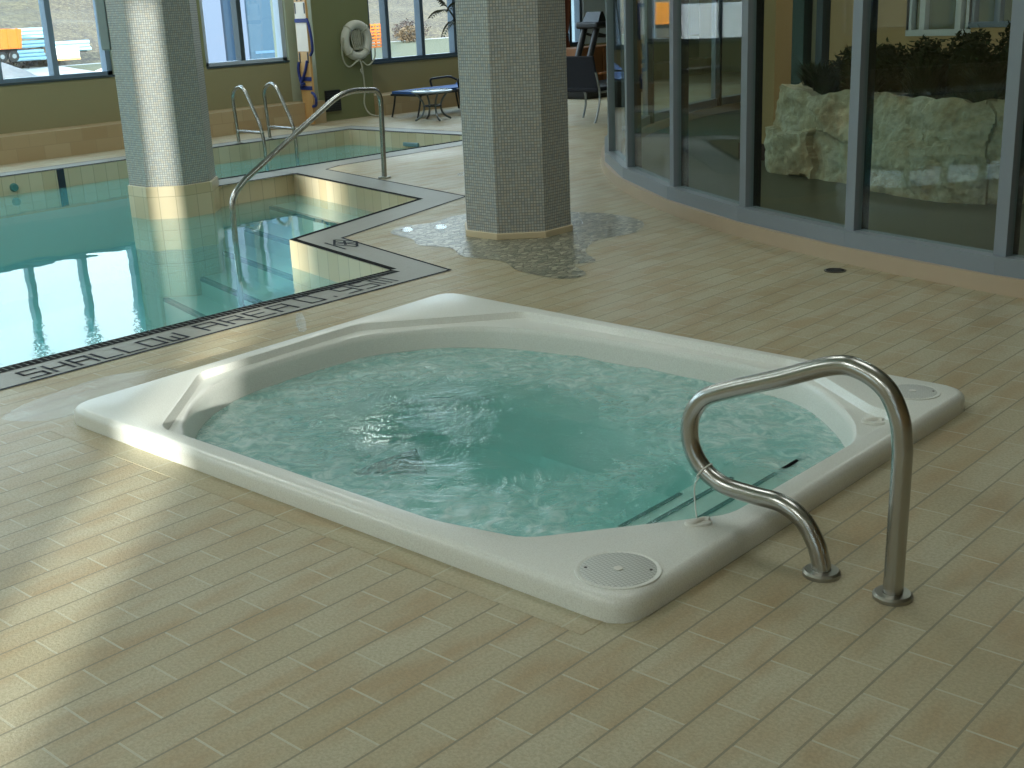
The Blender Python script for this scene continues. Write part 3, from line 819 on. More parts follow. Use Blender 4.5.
REC = round_poly([(-3.94, 2.345), (-2.48, 2.345), (-2.18, 2.41), (-1.80, 2.90), (-1.785, 3.95), (-1.80, 4.02), (-1.90, 4.035), (-2.42, 4.41), (-3.95, 4.43), (-4.47, 3.80), (-4.43, 2.86)], .05, 4)
BAS = [(-3.70, 2.372), (-2.5, 2.372), (-2.33, 2.39), (-2.22, 2.44), (-2.03, 2.64), (-1.93, 2.77), (-1.835, 2.93), (-1.82, 3.08), (-1.82, 3.66), (-1.88, 3.86), (-1.98, 4.0), (-2.11, 4.13), (-2.28, 4.26), (-2.5, 4.325), (-2.9, 4.345), (-3.3, 4.34), (-3.63, 4.31), (-3.87, 4.25), (-4.04, 4.17), (-4.22, 4.02), (-4.35, 3.82), (-4.395, 3.62), (-4.40, 3.3), (-4.365, 3.0), (-4.29, 2.81), (-4.18, 2.65), (-4.06, 2.53), (-3.92, 2.42)]
BASs = [(v.x, v.y) for v in catmull([(x, y, 0) for x, y in BAS], 5, True)]
WELL = round_poly([(-4.20, 2.75), (-2.35, 2.62), (-2.32, 4.02), (-4.26, 4.14)], .40, 10)
pO, pR, pB, pW = polar(OUT), polar(REC), polar(BASs), polar(WELL)
def off(p, d): return [r+d for r in p]
ZT, ZLDG, TW = .070, .038, -.062
loops = [(pO, 0.0), (off(pO, .0), .038), (off(pO, -.004), .052), (off(pO, -.013), .063), (off(pO, -.026), .069), (off(pO, -.036), ZT),
         ([min(a, b-.04) for a, b in zip(off(pR, .006), pO)], ZT), ([min(a, b-.046) for a, b in zip(pR, pO)], ZT-.002), ([min(a, b-.06) for a, b in zip(off(pR, -.016), pO)], ZLDG+.001),
         ([max(b+.004, min(a, o_-.07)) for a, b, o_ in zip(off(pR, -.03), pB, pO)], ZLDG), (pB, ZLDG-.001), (off(pB, -.008), ZLDG-.008), (off(pB, -.016), ZLDG-.03), (off(pB, -.03), TW), (off(pB, -.07), -.24), (off(pB, -.10), -.29), ([max(a, b-.3) for a, b in zip(off(pW, .03), pB)], -.30), (pW, -.33), (off(pW, -.03), -.50), (off(pW, -.08), -.535), ([r*.4 for r in pW], -.54)]
vs = []; fs = []
for pr, z in loops:
    for k in range(NA):
        a = 2*PI*k/NA; vs.append((TC.x+math.cos(a)*pr[k], TC.y+math.sin(a)*pr[k], z))
for j in range(len(loops)-1):
    for k in range(NA):
        l = (k+1) % NA; fs.append((j*NA+k, j*NA+l, (j+1)*NA+l, (j+1)*NA+k))
fs.append(tuple((len(loops)-1)*NA+k for k in range(NA)))
tub = thing('hot_tub', 'sunken cream acrylic hot tub with rounded lip in the tiled deck', 'hot tub', (TC.x, TC.y, 0))
shell = MB().add(vs, fs)
shell.obj('tub_shell', M['acrylic'], tub, smooth='auto')
# lids on two corners
def lid(cx, cy, r):
    rim = MB().lathe([(r+.014, .0690), (r+.013, .0735), (r+.004, .0745), (r, .0725)], (cx, cy, 0), 48).obj('lid_rim', M['acrylic'], tub, smooth='auto')
    p = MB().lathe([(0, .0742), (r*.22, .0742), (r*.96, .0742), (r, .0728), (r, .0690)][::-1], (cx, cy, 0), 48).obj('skimmer_lid', M['lid'], tub, smooth='auto')
    sub(MB().lathe([(.012, .0742), (.013, .0765), (.008, .078), (0, .0762)], (cx, cy, 0), 20), 'finger_hole', M['white_plastic'], p, smooth='auto')
    for s_ in (-1, 1):
        sub(MB().lathe([(.0045, .0740), (.0045, .0752), (0, .0754)], (cx+s_*r*.72, cy+s_*r*.45, 0), 10), 'screw', M['black'], p)
lid(-1.838, 2.404, .104)
lid(-1.862, 4.275, .088)
def knob(cx, cy, z, r, rot):
    pts = []
    for k in range(28):
        a = 2*PI*k/28; x, y = r*1.35*math.cos(a), r*.8*math.sin(a)
        pts.append((cx+x*math.cos(rot)-y*math.sin(rot), cy+x*math.sin(rot)+y*math.cos(rot)))
    b = MB().prism(pts, z, z+.012).obj('air_valve', M['white_plastic'], tub, bevel=.004)
    c = []
    for k in range(15):
        t = -1+2*k/14; x, y = r*1.1*t, r*.35*math.sin(t*2.6)
        c.append((cx+x*math.cos(rot)-y*math.sin(rot), cy+x*math.sin(rot)+y*math.cos(rot), z+.014))
    sub(MB().tube(c, .008, 8), 'valve_grip', M['white_plastic'], b, smooth='auto')
knob(-1.862, 3.955, ZLDG, .030, .3)
knob(-1.835, 2.785, ZT-.004, .030, .75)
knob(-1.975, 4.235, ZT-.002, .014, .3)
# stair treads inside the tub: black strips
for x, y0, y1, z in ((-2.030, 2.86, 3.78, -.071), (-2.165, 2.98, 3.50, -.098), (-2.30, 3.02, 3.38, -.150)):
    MB().box(x-.008, x+.008, y0, y1, z, z+.004).obj('tread_strip', M['blackstrip'], tub)
stp = MB()
for x0, x1, z in ((-2.05, -1.84, -.073), (-2.18, -1.84, -.100), (-2.315, -1.84, -.152)):
    stp.box(x0, x1, 2.80, 3.78, -.50, z)
stp.obj('entry_step', M['acrylic'], tub)
gr = MB().prism([(-4.20, 3.42), (-3.90, 3.66), (-4.16, 3.84)], -.536, -.522)
def mk_drain():
    m, nt, out = new_mat('dark_drain_grille')
    co = objco(nt)
    ck = N(nt, 'ShaderNodeTexChecker', inp={'Scale': 60.0}); L(nt, co, ck.inputs['Vector'])
    ck.inputs['Color1'].default_value = rgba(srgb(8, 16, 18)); ck.inputs['Color2'].default_value = rgba(srgb(44, 60, 58))
    principled(nt, out, ck.outputs['Color'], .5); return m
gr.obj('suction_grate', mk_drain(), tub)
# churning water
WL = off(pB, -.028)
NR = 70; vs = []; fs = []
for j in range(1, NR+1):
    t = (j/NR)**.8
    for k in range(NA):
        a = 2*PI*k/NA; x = TC.x+math.cos(a)*WL[k]*t; y = TC.y+math.sin(a)*WL[k]*t
        act = min(1, max(.12, (math.hypot((x+3.2)*.72, y-3.3)-.42)*2.2))
        if x > -2.4 and y < 3.6: act *= .35
        q = Vector((x, y, 0))
        z = TW+.010*act*noise.noise(q*4.5)+.010*act*noise.noise(q*11+Vector((3, 1, 0)))+.003*act*noise.noise(q*24)
        if j == NR: z = TW
        vs.append((x, y, z))
c_i = len(vs); vs.append((TC.x, TC.y, TW))
for k in range(NA): fs.append((c_i, k, (k+1) % NA))
for j in range(NR-1):
    for k in range(NA):
        l = (k+1) % NA; fs.append((j*NA+k, (j+1)*NA+k, (j+1)*NA+l, j*NA+l))
b0 = len(vs)
for k in range(NA):
    a = 2*PI*k/NA; vs.append((TC.x+math.cos(a)*WL[k], TC.y+math.sin(a)*WL[k], -.60))
for k in range(NA):
    l = (k+1) % NA; fs.append(((NR-1)*NA+k, b0+k, b0+l, (NR-1)*NA+l))
fs.append(tuple(b0+k for k in reversed(range(NA))))
tw = MB().add(vs, fs).obj('tub_water', M['spa_water'], smooth=True)
tag(tw, 'foaming teal water swirling in the hot tub', 'tub water', kind='stuff')

# ------------------------------------------------------------------ steel rails
def flange(mb, x, y, r=.052, z=0.0):
    return mb.lathe([(r, z), (r, z+.010), (r-.006, z+.016), (r*.51, z+.017), (r*.51, z)], (x, y, 0), 32)
hr = thing('grab_rail', 'looped brushed steel grab rail beside the hot tub steps', 'grab rail', (-1.35, 2.83, 0))
path = [(-1.25, 2.82, 0), (-1.246, 2.82, .44), (-1.275, 2.82, .60), (-1.43, 2.83, .632), (-1.62, 2.835, .545), (-1.82, 2.845, .475), (-1.915, 2.85, .40), (-1.935, 2.85, .29), (-1.885, 2.85, .20), (-1.78, 2.845, .168), (-1.64, 2.84, .175), (-1.53, 2.835, .14), (-1.475, 2.83, .06), (-1.462, 2.83, 0)]
DX, SZ = .013, .985
path = [(-1.25, 2.82, 0), (-1.248, 2.82, .15), (-1.246, 2.82, .30)]+[tuple(v) for v in catmull([(-1.245, 2.82, .42), (-1.258, 2.82, .505), (-1.30, 2.822, .578), (-1.375, 2.826, .615), (-1.455, 2.83, .612), (-1.62, 2.838, .545), (-1.80, 2.846, .475), (-1.878, 2.85, .432), (-1.918, 2.85, .365), (-1.916, 2.85, .285), (-1.875, 2.85, .220), (-1.80, 2.848, .184), (-1.70, 2.845, .178), (-1.605, 2.84, .178), (-1.535, 2.836, .148), (-1.487, 2.832, .088), (-1.464, 2.83, .03)], 8)]+[(-1.462, 2.83, 0)]
path = [(p[0]+DX*min(1, p[2]/.12)*(-1.25-p[0])/.67, p[1], p[2]*SZ) for p in path]
MB().tube(path, .0262, 24).obj('rail_tube', M['steel'], hr, smooth='auto')
flange(MB(), -1.25, 2.82).obj('flange', M['steel_dark'], hr, smooth='auto')
flange(MB(), -1.462, 2.83).obj('flange', M['steel_dark'], hr, smooth='auto')
cord = thing('thermometer_cord', 'thin white string tied round the grab rail loop down to the tub lip', 'cord', (-1.82, 2.83, .075))
cc = Vector((-1.857, 2.85, .210)); loop = []
ax1 = Vector((.62, 0, .78)); ax2 = Vector((0, 1, 0))
for k in range(21):
    a = 2*PI*k/20; loop.append(cc+(ax1*math.cos(a)+ax2*math.sin(a))*.0285)
MB().tube(loop[:-1], .0028, 8, closed=True).obj('knot_loop', M['white_plastic'], cord, smooth=True)
MB().tube(catmull([cc+Vector((.0, -.028, -.012)), (-1.868, 2.815, .17), (-1.856, 2.80, .12), (-1.842, 2.788, .082)], 6), .0022, 8).obj('string', M['white_plastic'], cord, smooth=True)

pr = thing('handrail', 'sloping steel handrail from the deck down the pool steps', 'handrail', (-8.6, 7.78, 0))
pp = fillet([(-8.60, 7.78, 0), (-8.595, 7.80, .80), (-8.46, 7.24, .835), (-8.13, 5.84, .245), (-8.09, 5.70, .14), (-8.09, 5.68, -1.0)], [.13, .22, .10, .10])
MB().tube(pp, .024, 16).obj('rail_tube', M['steel'], pr, smooth='auto')
flange(MB(), -8.60, 7.78, .06).obj('flange', M['steel_dark'], pr, smooth='auto')
ld = thing('pool_ladder', 'pair of arched steel ladder rails at the far pool edge', 'pool ladder', (-12.6, 9.32, 0))
for y in (9.09, 9.56):
    pth = fillet([(-12.62, y, 0), (-12.66, y, .62), (-12.44, y, .70), (-12.12, y, .16), (-12.12, y, -.75)], [.12, .12, .2])
    g = MB().tube(pth, .021, 14).obj('ladder_rail', M['steel'], ld, smooth='auto')
    sub(MB().tube([(-12.63, y, .15), (-12.12, y, .145)], .017, 12), 'crossbar', M['steel'], g, smooth='auto')
    sub(flange(MB(), -12.62, y, .045), 'flange', M['steel_dark'], g, smooth='auto')
for z in (-.4, -.7): MB().box(-12.2, -12.08, 9.11, 9.54, z, z+.03).obj('ladder_tread', M['white_plastic'], ld)

# ------------------------------------------------------------------ things at the far wall
ring = thing('life_ring', 'white life ring with coiled rope hanging on the olive pier', 'life ring', (-13.66, 12.01, 1.07))
tor = []
for k in range(48):
    a = 2*PI*k/48; tor.append((-13.655, 12.01+.215*math.cos(a), 1.07+.215*math.sin(a)))
MB().tube(tor, .062, 16, closed=True).obj('ring_body', simple('ring_white', srgb(206, 208, 196), .5, var=.05), ring, smooth=True)
for a in (.8, 2.35, 3.93, 5.5):
    c = Vector((-13.655, 12.01+.215*math.cos(a), 1.07+.215*math.sin(a))); lp = []
    rd = Vector((0, math.cos(a), math.sin(a)))
    for k in range(16): b = 2*PI*k/16; lp.append(c+(Vector((1, 0, 0))*math.cos(b)+rd*math.sin(b))*.065)
    MB().tube(lp, .009, 6, closed=True).obj('ring_band', simple('rope_grey', srgb(176, 178, 160), .8), ring, smooth=True)
rp = MB()
for k in range(5):
    x = -13.64; y = 11.94+.035*k
    rp.tube(catmull([(x, y-.03, 1.22), (x+.02, y-.05, 1.10), (x+.02, y, .94), (x, y+.03, 1.08), (x, y+.02, 1.20)], 6), .010, 6)
rp.tube(catmull([(-13.60, 11.72, 1.12), (-13.60, 11.68, .98), (-13.60, 11.70, .80), (-13.60, 11.80, .72), (-13.60, 11.98, .80), (-13.59, 12.02, .70), (-13.60, 12.0, .66), (-13.60, 12.04, .60)], 6), .011, 6)
rp.tube(catmull([(-13.60, 12.30, .95), (-13.60, 12.28, .82), (-13.60, 12.16, .72), (-13.60, 12.04, .78)], 6), .010, 6)
rp.tube(catmull([(-13.60, 12.03, .72), (-13.60, 12.05, .4), (-13.60, 12.02, .2), (-13.56, 12.06, .06), (-13.50, 12.16, .012), (-13.46, 12.26, .012)], 6), .011, 6)
rp.obj('rope', simple('rope_grey', srgb(176, 178, 160), .8), ring, smooth=True)
vt = thing('wall_vent', 'square dark grille low on the olive pier', 'vent', (-13.70, 11.53, .14))
MB().box(-13.72, -13.69, 11.40, 11.67, .13, .42).obj('vent_frame', simple('vent_dark', srgb(34, 38, 42), .5), vt, bevel=.006)
mb = MB()
for k in range(9): mb.box(-13.69, -13.683, 11.42, 11.65, .155+.028*k, .165+.028*k)
mb.obj('slat', simple('vent_slat', srgb(48, 54, 58), .5), vt)

# rescue board leaning on the pier
rb = thing('rescue_board', 'narrow wooden rescue board with blue straps leaning by the pier', 'rescue board', (-13.5, 10.95, 0))
fw = Vector((-.10, -.995, 0)); sw = Vector((.995, -.10, 0)); upv = Vector((-.06, .05, 1)).normalized()
bc = Vector((-13.50, 10.95, 0))
def bpt(s_, t, d): return bc+sw*s_+upv*t+fw*d
def bw_(t):
    if t < .45: return .085+.055*(t/.45)
    if t < 1.5: return .14
    return .14*math.sqrt(max(0.02, 1-((t-1.5)/.36)**2*.92))
NB = 40; vs = []; fs = []
for i in range(NB+1):
    t = .02+1.83*i/NB; w2 = bw_(t)
    for s_, d in ((-w2, .0), (w2, .0), (w2, .03), (-w2, .03)): vs.append(bpt(s_, t, d))
for i in range(NB):
    for k in range(4): fs.append((4*i+k, 4*i+(k+1) % 4, 4*i+4+(k+1) % 4, 4*i+4+k))
fs.append((3, 2, 1, 0)); fs.append(tuple(4*NB+k for k in range(4)))
def mk_wood(name, a, b):
    m, nt, out = new_mat(name); co = objco(nt)
    mp = N(nt, 'ShaderNodeMapping', inp={'Scale': (14, 14, 1.2)}); L(nt, co, mp.inputs['Vector'])
    c = mixc(nt, noise_tex(nt, mp.outputs[0], 2, 4), a, b); principled(nt, out, c, .45); return m
M['wood'] = mk_wood('varnished_plywood', srgb(214, 172, 112), srgb(186, 138, 82))
M['bluestrap'] = simple('navy_strap', srgb(28, 44, 110), .7)
bp = MB().add(vs, fs).obj('board_panel', M['wood'], rb)
mb = MB()
mb.add([bpt(-.13, .98, .033), bpt(.13, .98, .033), bpt(.13, 1.62, .033), bpt(-.13, 1.62, .033), bpt(-.13, .98, .030), bpt(.13, .98, .030), bpt(.13, 1.62, .030), bpt(-.13, 1.62, .030)], [(0, 1, 2, 3), (4, 7, 6, 5), (0, 4, 5, 1), (1, 5, 6, 2), (2, 6, 7, 3), (3, 7, 4, 0)])
sub(mb, 'white_panel', simple('board_white', srgb(226, 214, 200), .5), bp)
for t0, s_ in ((1.70, .05), (1.70, -.05), (1.54, .11), (1.54, -.11), (.90, .10), (.90, -.10)):
    c = bpt(s_, t0, .034); mb = MB().obox(c, sw*.014, upv*.07, fw*.002); sub(mb, 'hand_slot', M['black'], bp)
for t0 in (1.38, .62, .50):
    c = bpt(0, t0, .036); MB().obox(c, sw*(.142), upv*.026, fw*.006).obj('strap', M['bluestrap'], rb, bevel=.004)
for pts in ([(.14, 1.40, .03), (.21, 1.32, .05), (.26, 1.16, .06), (.25, 1.0, .05), (.16, .93, .03)], [(.12, .44, .03), (.20, .42, .05), (.25, .36, .06), (.22, .28, .05), (.12, .26, .03)],
            [(-.12, .84, .04), (-.13, .74, .05), (-.11, .62, .05), (-.06, .55, .06), (.0, .56, .06)], [(.08, .86, .04), (.04, .74, .05), (-.04, .6, .06), (-.10, .5, .05)]):
    MB().tube([bpt(*p) for p in catmull(pts, 5)] if False else [bpt(p.x, p.y, p.z) for p in catmull(pts, 5)], .019, 8).obj('strap', M['bluestrap'], rb, smooth=True)

# lounge, side table, palm, armchair, treadmill, curtain, cabinet
M['darkmetal'] = simple('dark_bronze_metal', srgb(52, 56, 56), .4, .6)
M['bluesling'] = simple('blue_sling', srgb(50, 90, 150), .7)
lc = thing('lounge_chair', 'blue sling lounge chair with dark frame below the brush window', 'lounge chair', (-12.95, 13.0, 0))
mb = MB()
for x in (-13.22, -12.70):
    mb.tube(fillet([(x, 12.2, .31), (x, 13.45, .31), (x, 14.15, .78)], .15), .016, 8)
mb.tube([(-13.22, 12.2, .31), (-12.70, 12.2, .31)], .016, 8); mb.tube([(-13.22, 14.15, .78), (-12.70, 14.15, .78)], .016, 8)
mb.obj('frame', M['darkmetal'], lc, smooth='auto')
for x in (-13.22, -12.70):
    for y, k in ((12.28, -.09), (13.5, .06)):
        MB().tube(catmull([(x, y, .31), (x, y+k*.4, .16), (x, y+k, 0)], 5), .013, 8).obj('leg', M['darkmetal'], lc, smooth='auto')
for x in (-13.24, -12.68):
    MB().tube(fillet([(x, 13.05, .31), (x, 13.0, .47), (x, 13.42, .48), (x, 13.62, .40)], .06), .016, 8).obj('armrest', M['darkmetal'], lc, smooth='auto')
MB().box(-13.21, -12.71, 12.2, 13.46, .315, .36).obj('seat_sling', M['bluesling'], lc, bevel=.008)
MB().add([(-13.21, 13.45, .33), (-12.71, 13.45, .33), (-12.71, 14.14, .79), (-13.21, 14.14, .79), (-13.21, 13.46, .31), (-12.71, 13.46, .31), (-12.71, 14.15, .77), (-13.21, 14.15, .77)], [(0, 1, 2, 3), (7, 6, 5, 4), (0, 4, 5, 1), (1, 5, 6, 2), (2, 6, 7, 3), (3, 7, 4, 0)]).obj('back_sling', M['bluesling'], lc)
sd = thing('side_table', 'small round patio table with curved legs before the lounge chair', 'side table', (-12.3, 12.1, 0))
MB().lathe([(0, .40), (.27, .40), (.285, .392), (.285, .38), (.27, .372), (0, .372)][::-1], (-12.3, 12.1, 0), 40).obj('tabletop', simple('frosted_top', srgb(150, 170, 186), .15), sd, smooth='auto')
for k in range(4):
    a = PI/4+k*PI/2+.35; d = Vector((math.cos(a), math.sin(a), 0)); c = Vector((-12.3, 12.1, 0))
    MB().tube(catmull([c+d*.24+Vector((0, 0, .375)), c+d*.15+Vector((0, 0, .27)), c+d*.12+Vector((0, 0, .17)), c+d*.16+Vector((0, 0, .07)), c+d*.26+Vector((0, 0, .006))], 6), .014, 8).obj('leg', simple('silver_metal', srgb(110, 118, 118), .35, .8), sd, smooth='auto')
MB().tube([(-12.3+.125*math.cos(2*PI*k/24), 12.1+.125*math.sin(2*PI*k/24), .19) for k in range(24)], .009, 8, closed=True).obj('ring_brace', M['darkmetal'], sd, smooth=True)

pm = thing('potted_palm', 'thin-stemmed potted palm half hidden behind the middle column', 'palm', (-13.05, 13.55, 0))
MB().lathe([(0, 0), (.15, 0), (.19, .18), (.21, .34), (.22, .36), (.19, .36), (.18, .32), (0, .32)], (-13.05, 13.55, 0), 28).obj('pot', simple('dark_pot', srgb(40, 34, 32), .5), pm, smooth='auto')
M['palmleaf'] = simple('palm_leaf', srgb(54, 58, 40), .55, var=.3)
stems = [[(-13.05, 13.52, .30), (-13.03, 13.46, .65), (-13.0, 13.33, 1.0), (-12.98, 13.20, 1.3), (-12.97, 13.1, 1.42)], [(-13.06, 13.56, .30), (-13.04, 13.52, .9), (-13.02, 13.42, 1.5), (-13.0, 13.30, 2.0)], [(-13.07, 13.6, .30), (-13.06, 13.62, 1.0), (-13.0, 13.7, 1.8), (-12.95, 13.8, 2.2)]]
for sp_ in stems: MB().tube(catmull(sp_, 6), .011, 7).obj('stem', M['palmleaf'], pm, smooth=True)
def frond(base, dirv, ln, droop):
    mb = MB(); d = Vector(dirv).normalized(); P = [Vector(base)+d*ln*t+Vector((0, 0, -droop*t*t)) for t in [i/10 for i in range(11)]]
    mb.tube(P, [.007*(1-.08*i) for i in range(11)], 5)
    for i in range(2, 11):
        side = d.cross(Vector((0, 0, 1))).normalized(); t = i/10; l = ln*.36*(1.15-t*.7)
        for s_ in (-1, 1):
            q = P[i]; e = q+side*s_*l*.62+d*l*.55+Vector((0, 0, -l*.45)); w2 = d*.018
            mb.add([q-w2*.4, q+w2, (q+e)/2+w2+Vector((0, 0, .02)), e, (q+e)/2-w2*.6+Vector((0, 0, .02))], [(0, 1, 2, 3, 4)])
    return mb
for b, d, ln, dr in (((-12.97, 13.1, 1.42), (.2, -1, .25), .45, .18), ((-12.97, 13.1, 1.42), (-.1, -.6, .8), .40, .12), ((-12.98, 13.2, 1.30), (.3, -.9, -.1), .36, .16), ((-13.0, 13.30, 2.0), (.1, -1, -.2), .55, .25), ((-13.0, 13.30, 2.0), (.2, -.7, .5), .5, .2), ((-13.0, 13.30, 2.0), (-.4, .3, .7), .6, .2), ((-13.02, 13.42, 1.5), (.3, -.9, .3), .45, .22), ((-12.95, 13.8, 2.2), (.4, .6, .5), .6, .3), ((-12.95, 13.8, 2.2), (.2, -1, .2), .6, .3)):
    frond(b, d, ln, dr).obj('frond', M['palmleaf'], pm)

pm.location = (-12.38, 12.98, 0)
ac = thing('patio_armchair', 'navy patio chair with curved silver legs by the glass wall', 'chair', (-10.1, 12.75, 0))
M['silver'] = simple('silver_tube', srgb(150, 156, 158), .3, .8)
cx, cy = -10.08, 12.78; fwv = Vector((-.10, .995, 0)); sdv = Vector((.995, .10, 0))
def cpt(s_, f_, z): return Vector((cx, cy, 0))+sdv*s_+fwv*f_+Vector((0, 0, z))
navy = simple('navy_fabric', srgb(26, 30, 42), .8)
MB().obox(cpt(0, .02, .40), sdv*.25, fwv*.26, Vector((0, 0, .03))).obj('seat', navy, ac, bevel=.02)
MB().obox(cpt(0, -.26, .60), sdv*.25, (fwv*.02), (Vector((0, 0, .22))-fwv*.06)).obj('backrest', navy, ac, bevel=.015)
for s_ in (-.27, .27):
    MB().tube(catmull([cpt(s_, -.30, .62), cpt(s_, -.22, .36), cpt(s_, -.26, .15), cpt(s_, -.34, .0)], 6), .014, 8).obj('leg', M['silver'], ac, smooth='auto')
    MB().tube(catmull([cpt(s_, -.2, .37), cpt(s_, .22, .36), cpt(s_, .29, .2), cpt(s_, .22, .0)], 6), .014, 8).obj('leg', M['silver'], ac, smooth='auto')
    MB().obox(cpt(s_, .02, .60), sdv*.03, fwv*.24, Vector((0, 0, .012))).obj('armrest', mk_wood('arm_wood', srgb(190, 126, 66), srgb(160, 98, 48)), ac, bevel=.008)
    MB().tube([cpt(s_, .2, .37), cpt(s_, .2, .60)], .012, 8).obj('arm_post', M['silver'], ac, smooth='auto')

tm = thing('treadmill', 'black treadmill with raised console near the end window', 'treadmill', (-12.5, 16.0, 0))
MB().box(-12.85, -12.15, 15.3, 17.0, .0, .20).obj('running_deck', M['black'], tm, bevel=.03)
for x in (-12.62, -12.38):
    MB().tube([(x, 15.50, .18), (x, 15.88, 1.06)], .05, 10).obj('upright', M['black'], tm, smooth='auto')
    MB().tube(fillet([(x, 15.8, .98), (x, 16.1, .92), (x, 16.4, .90)], .08), .022, 8).obj('handle', M['black'], tm, smooth='auto')
MB().prism([(-12.72, 15.76), (-12.28, 15.76), (-12.28, 16.06), (-12.36, 16.12), (-12.64, 16.12), (-12.72, 16.06)], 1.04, 1.14).obj('console', M['black'], tm, bevel=.03)
MB().add([(-12.66, 15.86, 1.13), (-12.34, 15.86, 1.13), (-12.36, 15.96, 1.29), (-12.64, 15.96, 1.29), (-12.66, 16.08, 1.13), (-12.34, 16.08, 1.13), (-12.36, 16.02, 1.29), (-12.64, 16.02, 1.29)], [(0, 1, 2, 3), (7, 6, 5, 4), (0, 4, 5, 1), (1, 5, 6, 2), (2, 6, 7, 3), (3, 7, 4, 0)]).obj('display', simple('display_dark', srgb(20, 24, 24), .3), tm)
cu = thing('curtain', 'brown tied-back curtain at the window edge beside the middle column', 'curtain', (-13.9, 16.84, .3))
vs = []; fs = []; NCZ = 40; NCY = 22
for j in range(NCZ+1):
    z = .55+3.1*j/NCZ
    half = .16+.10*abs(math.sin((z-.92)*PI/1.1))**.8 if z < 2.2 else .26
    for i in range(NCY+1):
        t = i/NCY; vs.append((-13.9+.035*math.sin(t*PI*7), 16.84+(t-.5)*2*half, z))
for j in range(NCZ):
    for i in range(NCY): fs.append((j*(NCY+1)+i, j*(NCY+1)+i+1, (j+1)*(NCY+1)+i+1, (j+1)*(NCY+1)+i))
co_ = MB().add(vs, fs).obj('drape', simple('brown_cloth', srgb(104, 58, 36), .85), cu, smooth=True)
so = co_.modifiers.new('cloth', 'SOLIDIFY'); so.thickness = .012
MB().tube([(-13.9+.06*math.cos(2*PI*k/20), 16.84+.17*math.sin(2*PI*k/20), .92) for k in range(20)], .02, 8, closed=True).obj('tieback', simple('brown_cord', srgb(70, 40, 28), .8), cu, smooth=True)
kb = thing('wooden_cabinet', 'low brown wooden cabinet behind the treadmill', 'cabinet', (-13.3, 17.0, 0))
MB().box(-13.54, -13.1, 16.25, 17.6, .0, .72).obj('body', mk_wood('cabinet_wood', srgb(140, 92, 50), srgb(112, 70, 36)), kb, bevel=.008)
for y in (16.28, 16.95): MB().box(-13.1, -13.085, y, y+.62, .05, .68).obj('door', mk_wood('cabinet_wood', srgb(150, 98, 54), srgb(120, 76, 40)), kb, bevel=.004)

# floor drain and wet patches
fd = thing('floor_drain', 'round dark drain in the deck by the glass wall', 'drain', (-3.24, 6.30, 0))
MB().lathe([(.062, .0005), (.062, .004), (.052, .005), (.052, .002)], (-3.24, 6.30, 0), 28).obj('drain_rim', simple('drain_metal', srgb(96, 92, 78), .4, .7), fd, smooth='auto')
mb = MB()
for k in range(7):
    y = 6.26+.0135*k; hw = math.sqrt(max(0, .05**2-(y-6.30)**2)); mb.box(-3.24-hw, -3.24+hw, y-.004, y+.004, .001, .0045)
mb.obj('drain_bar', M['black'], fd)
MB().lathe([(.051, .0008), (0, .0008)], (-3.24, 6.30, 0), 24).obj('drain_well', M['blackstrip'], fd)
def puddle(cx, cy, rx, ry, rot, lab):
    pts = []
    for k in range(26):
        a = 2*PI*k/26; q = 1+.22*noise.noise(Vector((math.cos(a)*1.4+cx*9, math.sin(a)*1.4+cy*9, 0))); x, y = rx*q*math.cos(a), ry*q*math.sin(a)
        pts.append((cx+x*math.cos(rot)-y*math.sin(rot), cy+x*math.sin(rot)+y*math.cos(rot)))
    o = poly_with_holes(pts, [], .0036).obj('puddle', M['damp'] if rx > .15 else M['wet']); tag(o, lab, 'puddle', 'wet spots on the deck'); o['kind'] = 'stuff'
puddle(-4.95, 3.83, .026, .21, .927, 'wet strip glinting between the hot tub and the lettering')
puddle(-6.28, 6.18, .05, .10, .8, 'small wet spot on the mosaic left of the middle column')
puddle(-6.42, 5.98, .05, .09, .8, 'small wet spot at the outer edge of the column mosaic')
puddle(-8.05, 8.30, .08, .16, .8, 'wet spot on the deck between pool rail and middle column')
puddle(-4.72, 2.55, .20, .42, .1, 'wide wet patch on the deck at the left corner of the hot tub')

# ------------------------------------------------------------------ outdoors
def mk_ground():
    m, nt, out = new_mat('pale_gravel_yard'); pos = worldpos(nt)
    n1 = noise_tex(nt, pos, .12, 4); n2 = noise_tex(nt, pos, 1.3, 4, .7)
    c = ramp(nt, n1, [(.3, srgb(156, 152, 144)), (.6, srgb(170, 168, 162)), (.8, srgb(112, 110, 88))])
    c = mixc(nt, math_node(nt, 'MULTIPLY', n2, .4), c, srgb(110, 106, 98)); principled(nt, out, c, .9); return m
def mk_hill():
    m, nt, out = new_mat('dry_brush_slope'); pos = worldpos(nt)
    n1 = noise_tex(nt, pos, .10, 5, .6); n2 = noise_tex(nt, pos, .42, 8, .8, .8); n3 = noise_tex(nt, pos, 2.2, 5, .85)
    c = ramp(nt, n1, [(.3, srgb(62, 54, 42)), (.5, srgb(78, 68, 50)), (.72, srgb(94, 82, 58))])
    c = mixc(nt, ramp(nt, n2, [(.45, 0.0), (.60, .95)]), c, srgb(54, 46, 40))
    c = mixc(nt, ramp(nt, n3, [(.48, 0.0), (.62, .6)]), c, srgb(132, 118, 88)); principled(nt, out, c, .95); return m
gy = MB().add([(-300, -200, -3.2), (-14.6, -200, -3.2), (-14.6, 260, -3.2), (-300, 260, -3.2)], [(0, 1, 2, 3)])
struct(gy.obj('ground_yard', mk_ground()), 'pale gravel yard outside the windows', 'ground')
lawn = MB().add([(-120, 66, -3.18), (-60, 44, -3.18), (-60, 120, -3.18), (-120, 150, -3.18)], [(0, 1, 2, 3)])
lawn.f = [(0, 1, 2, 3)]
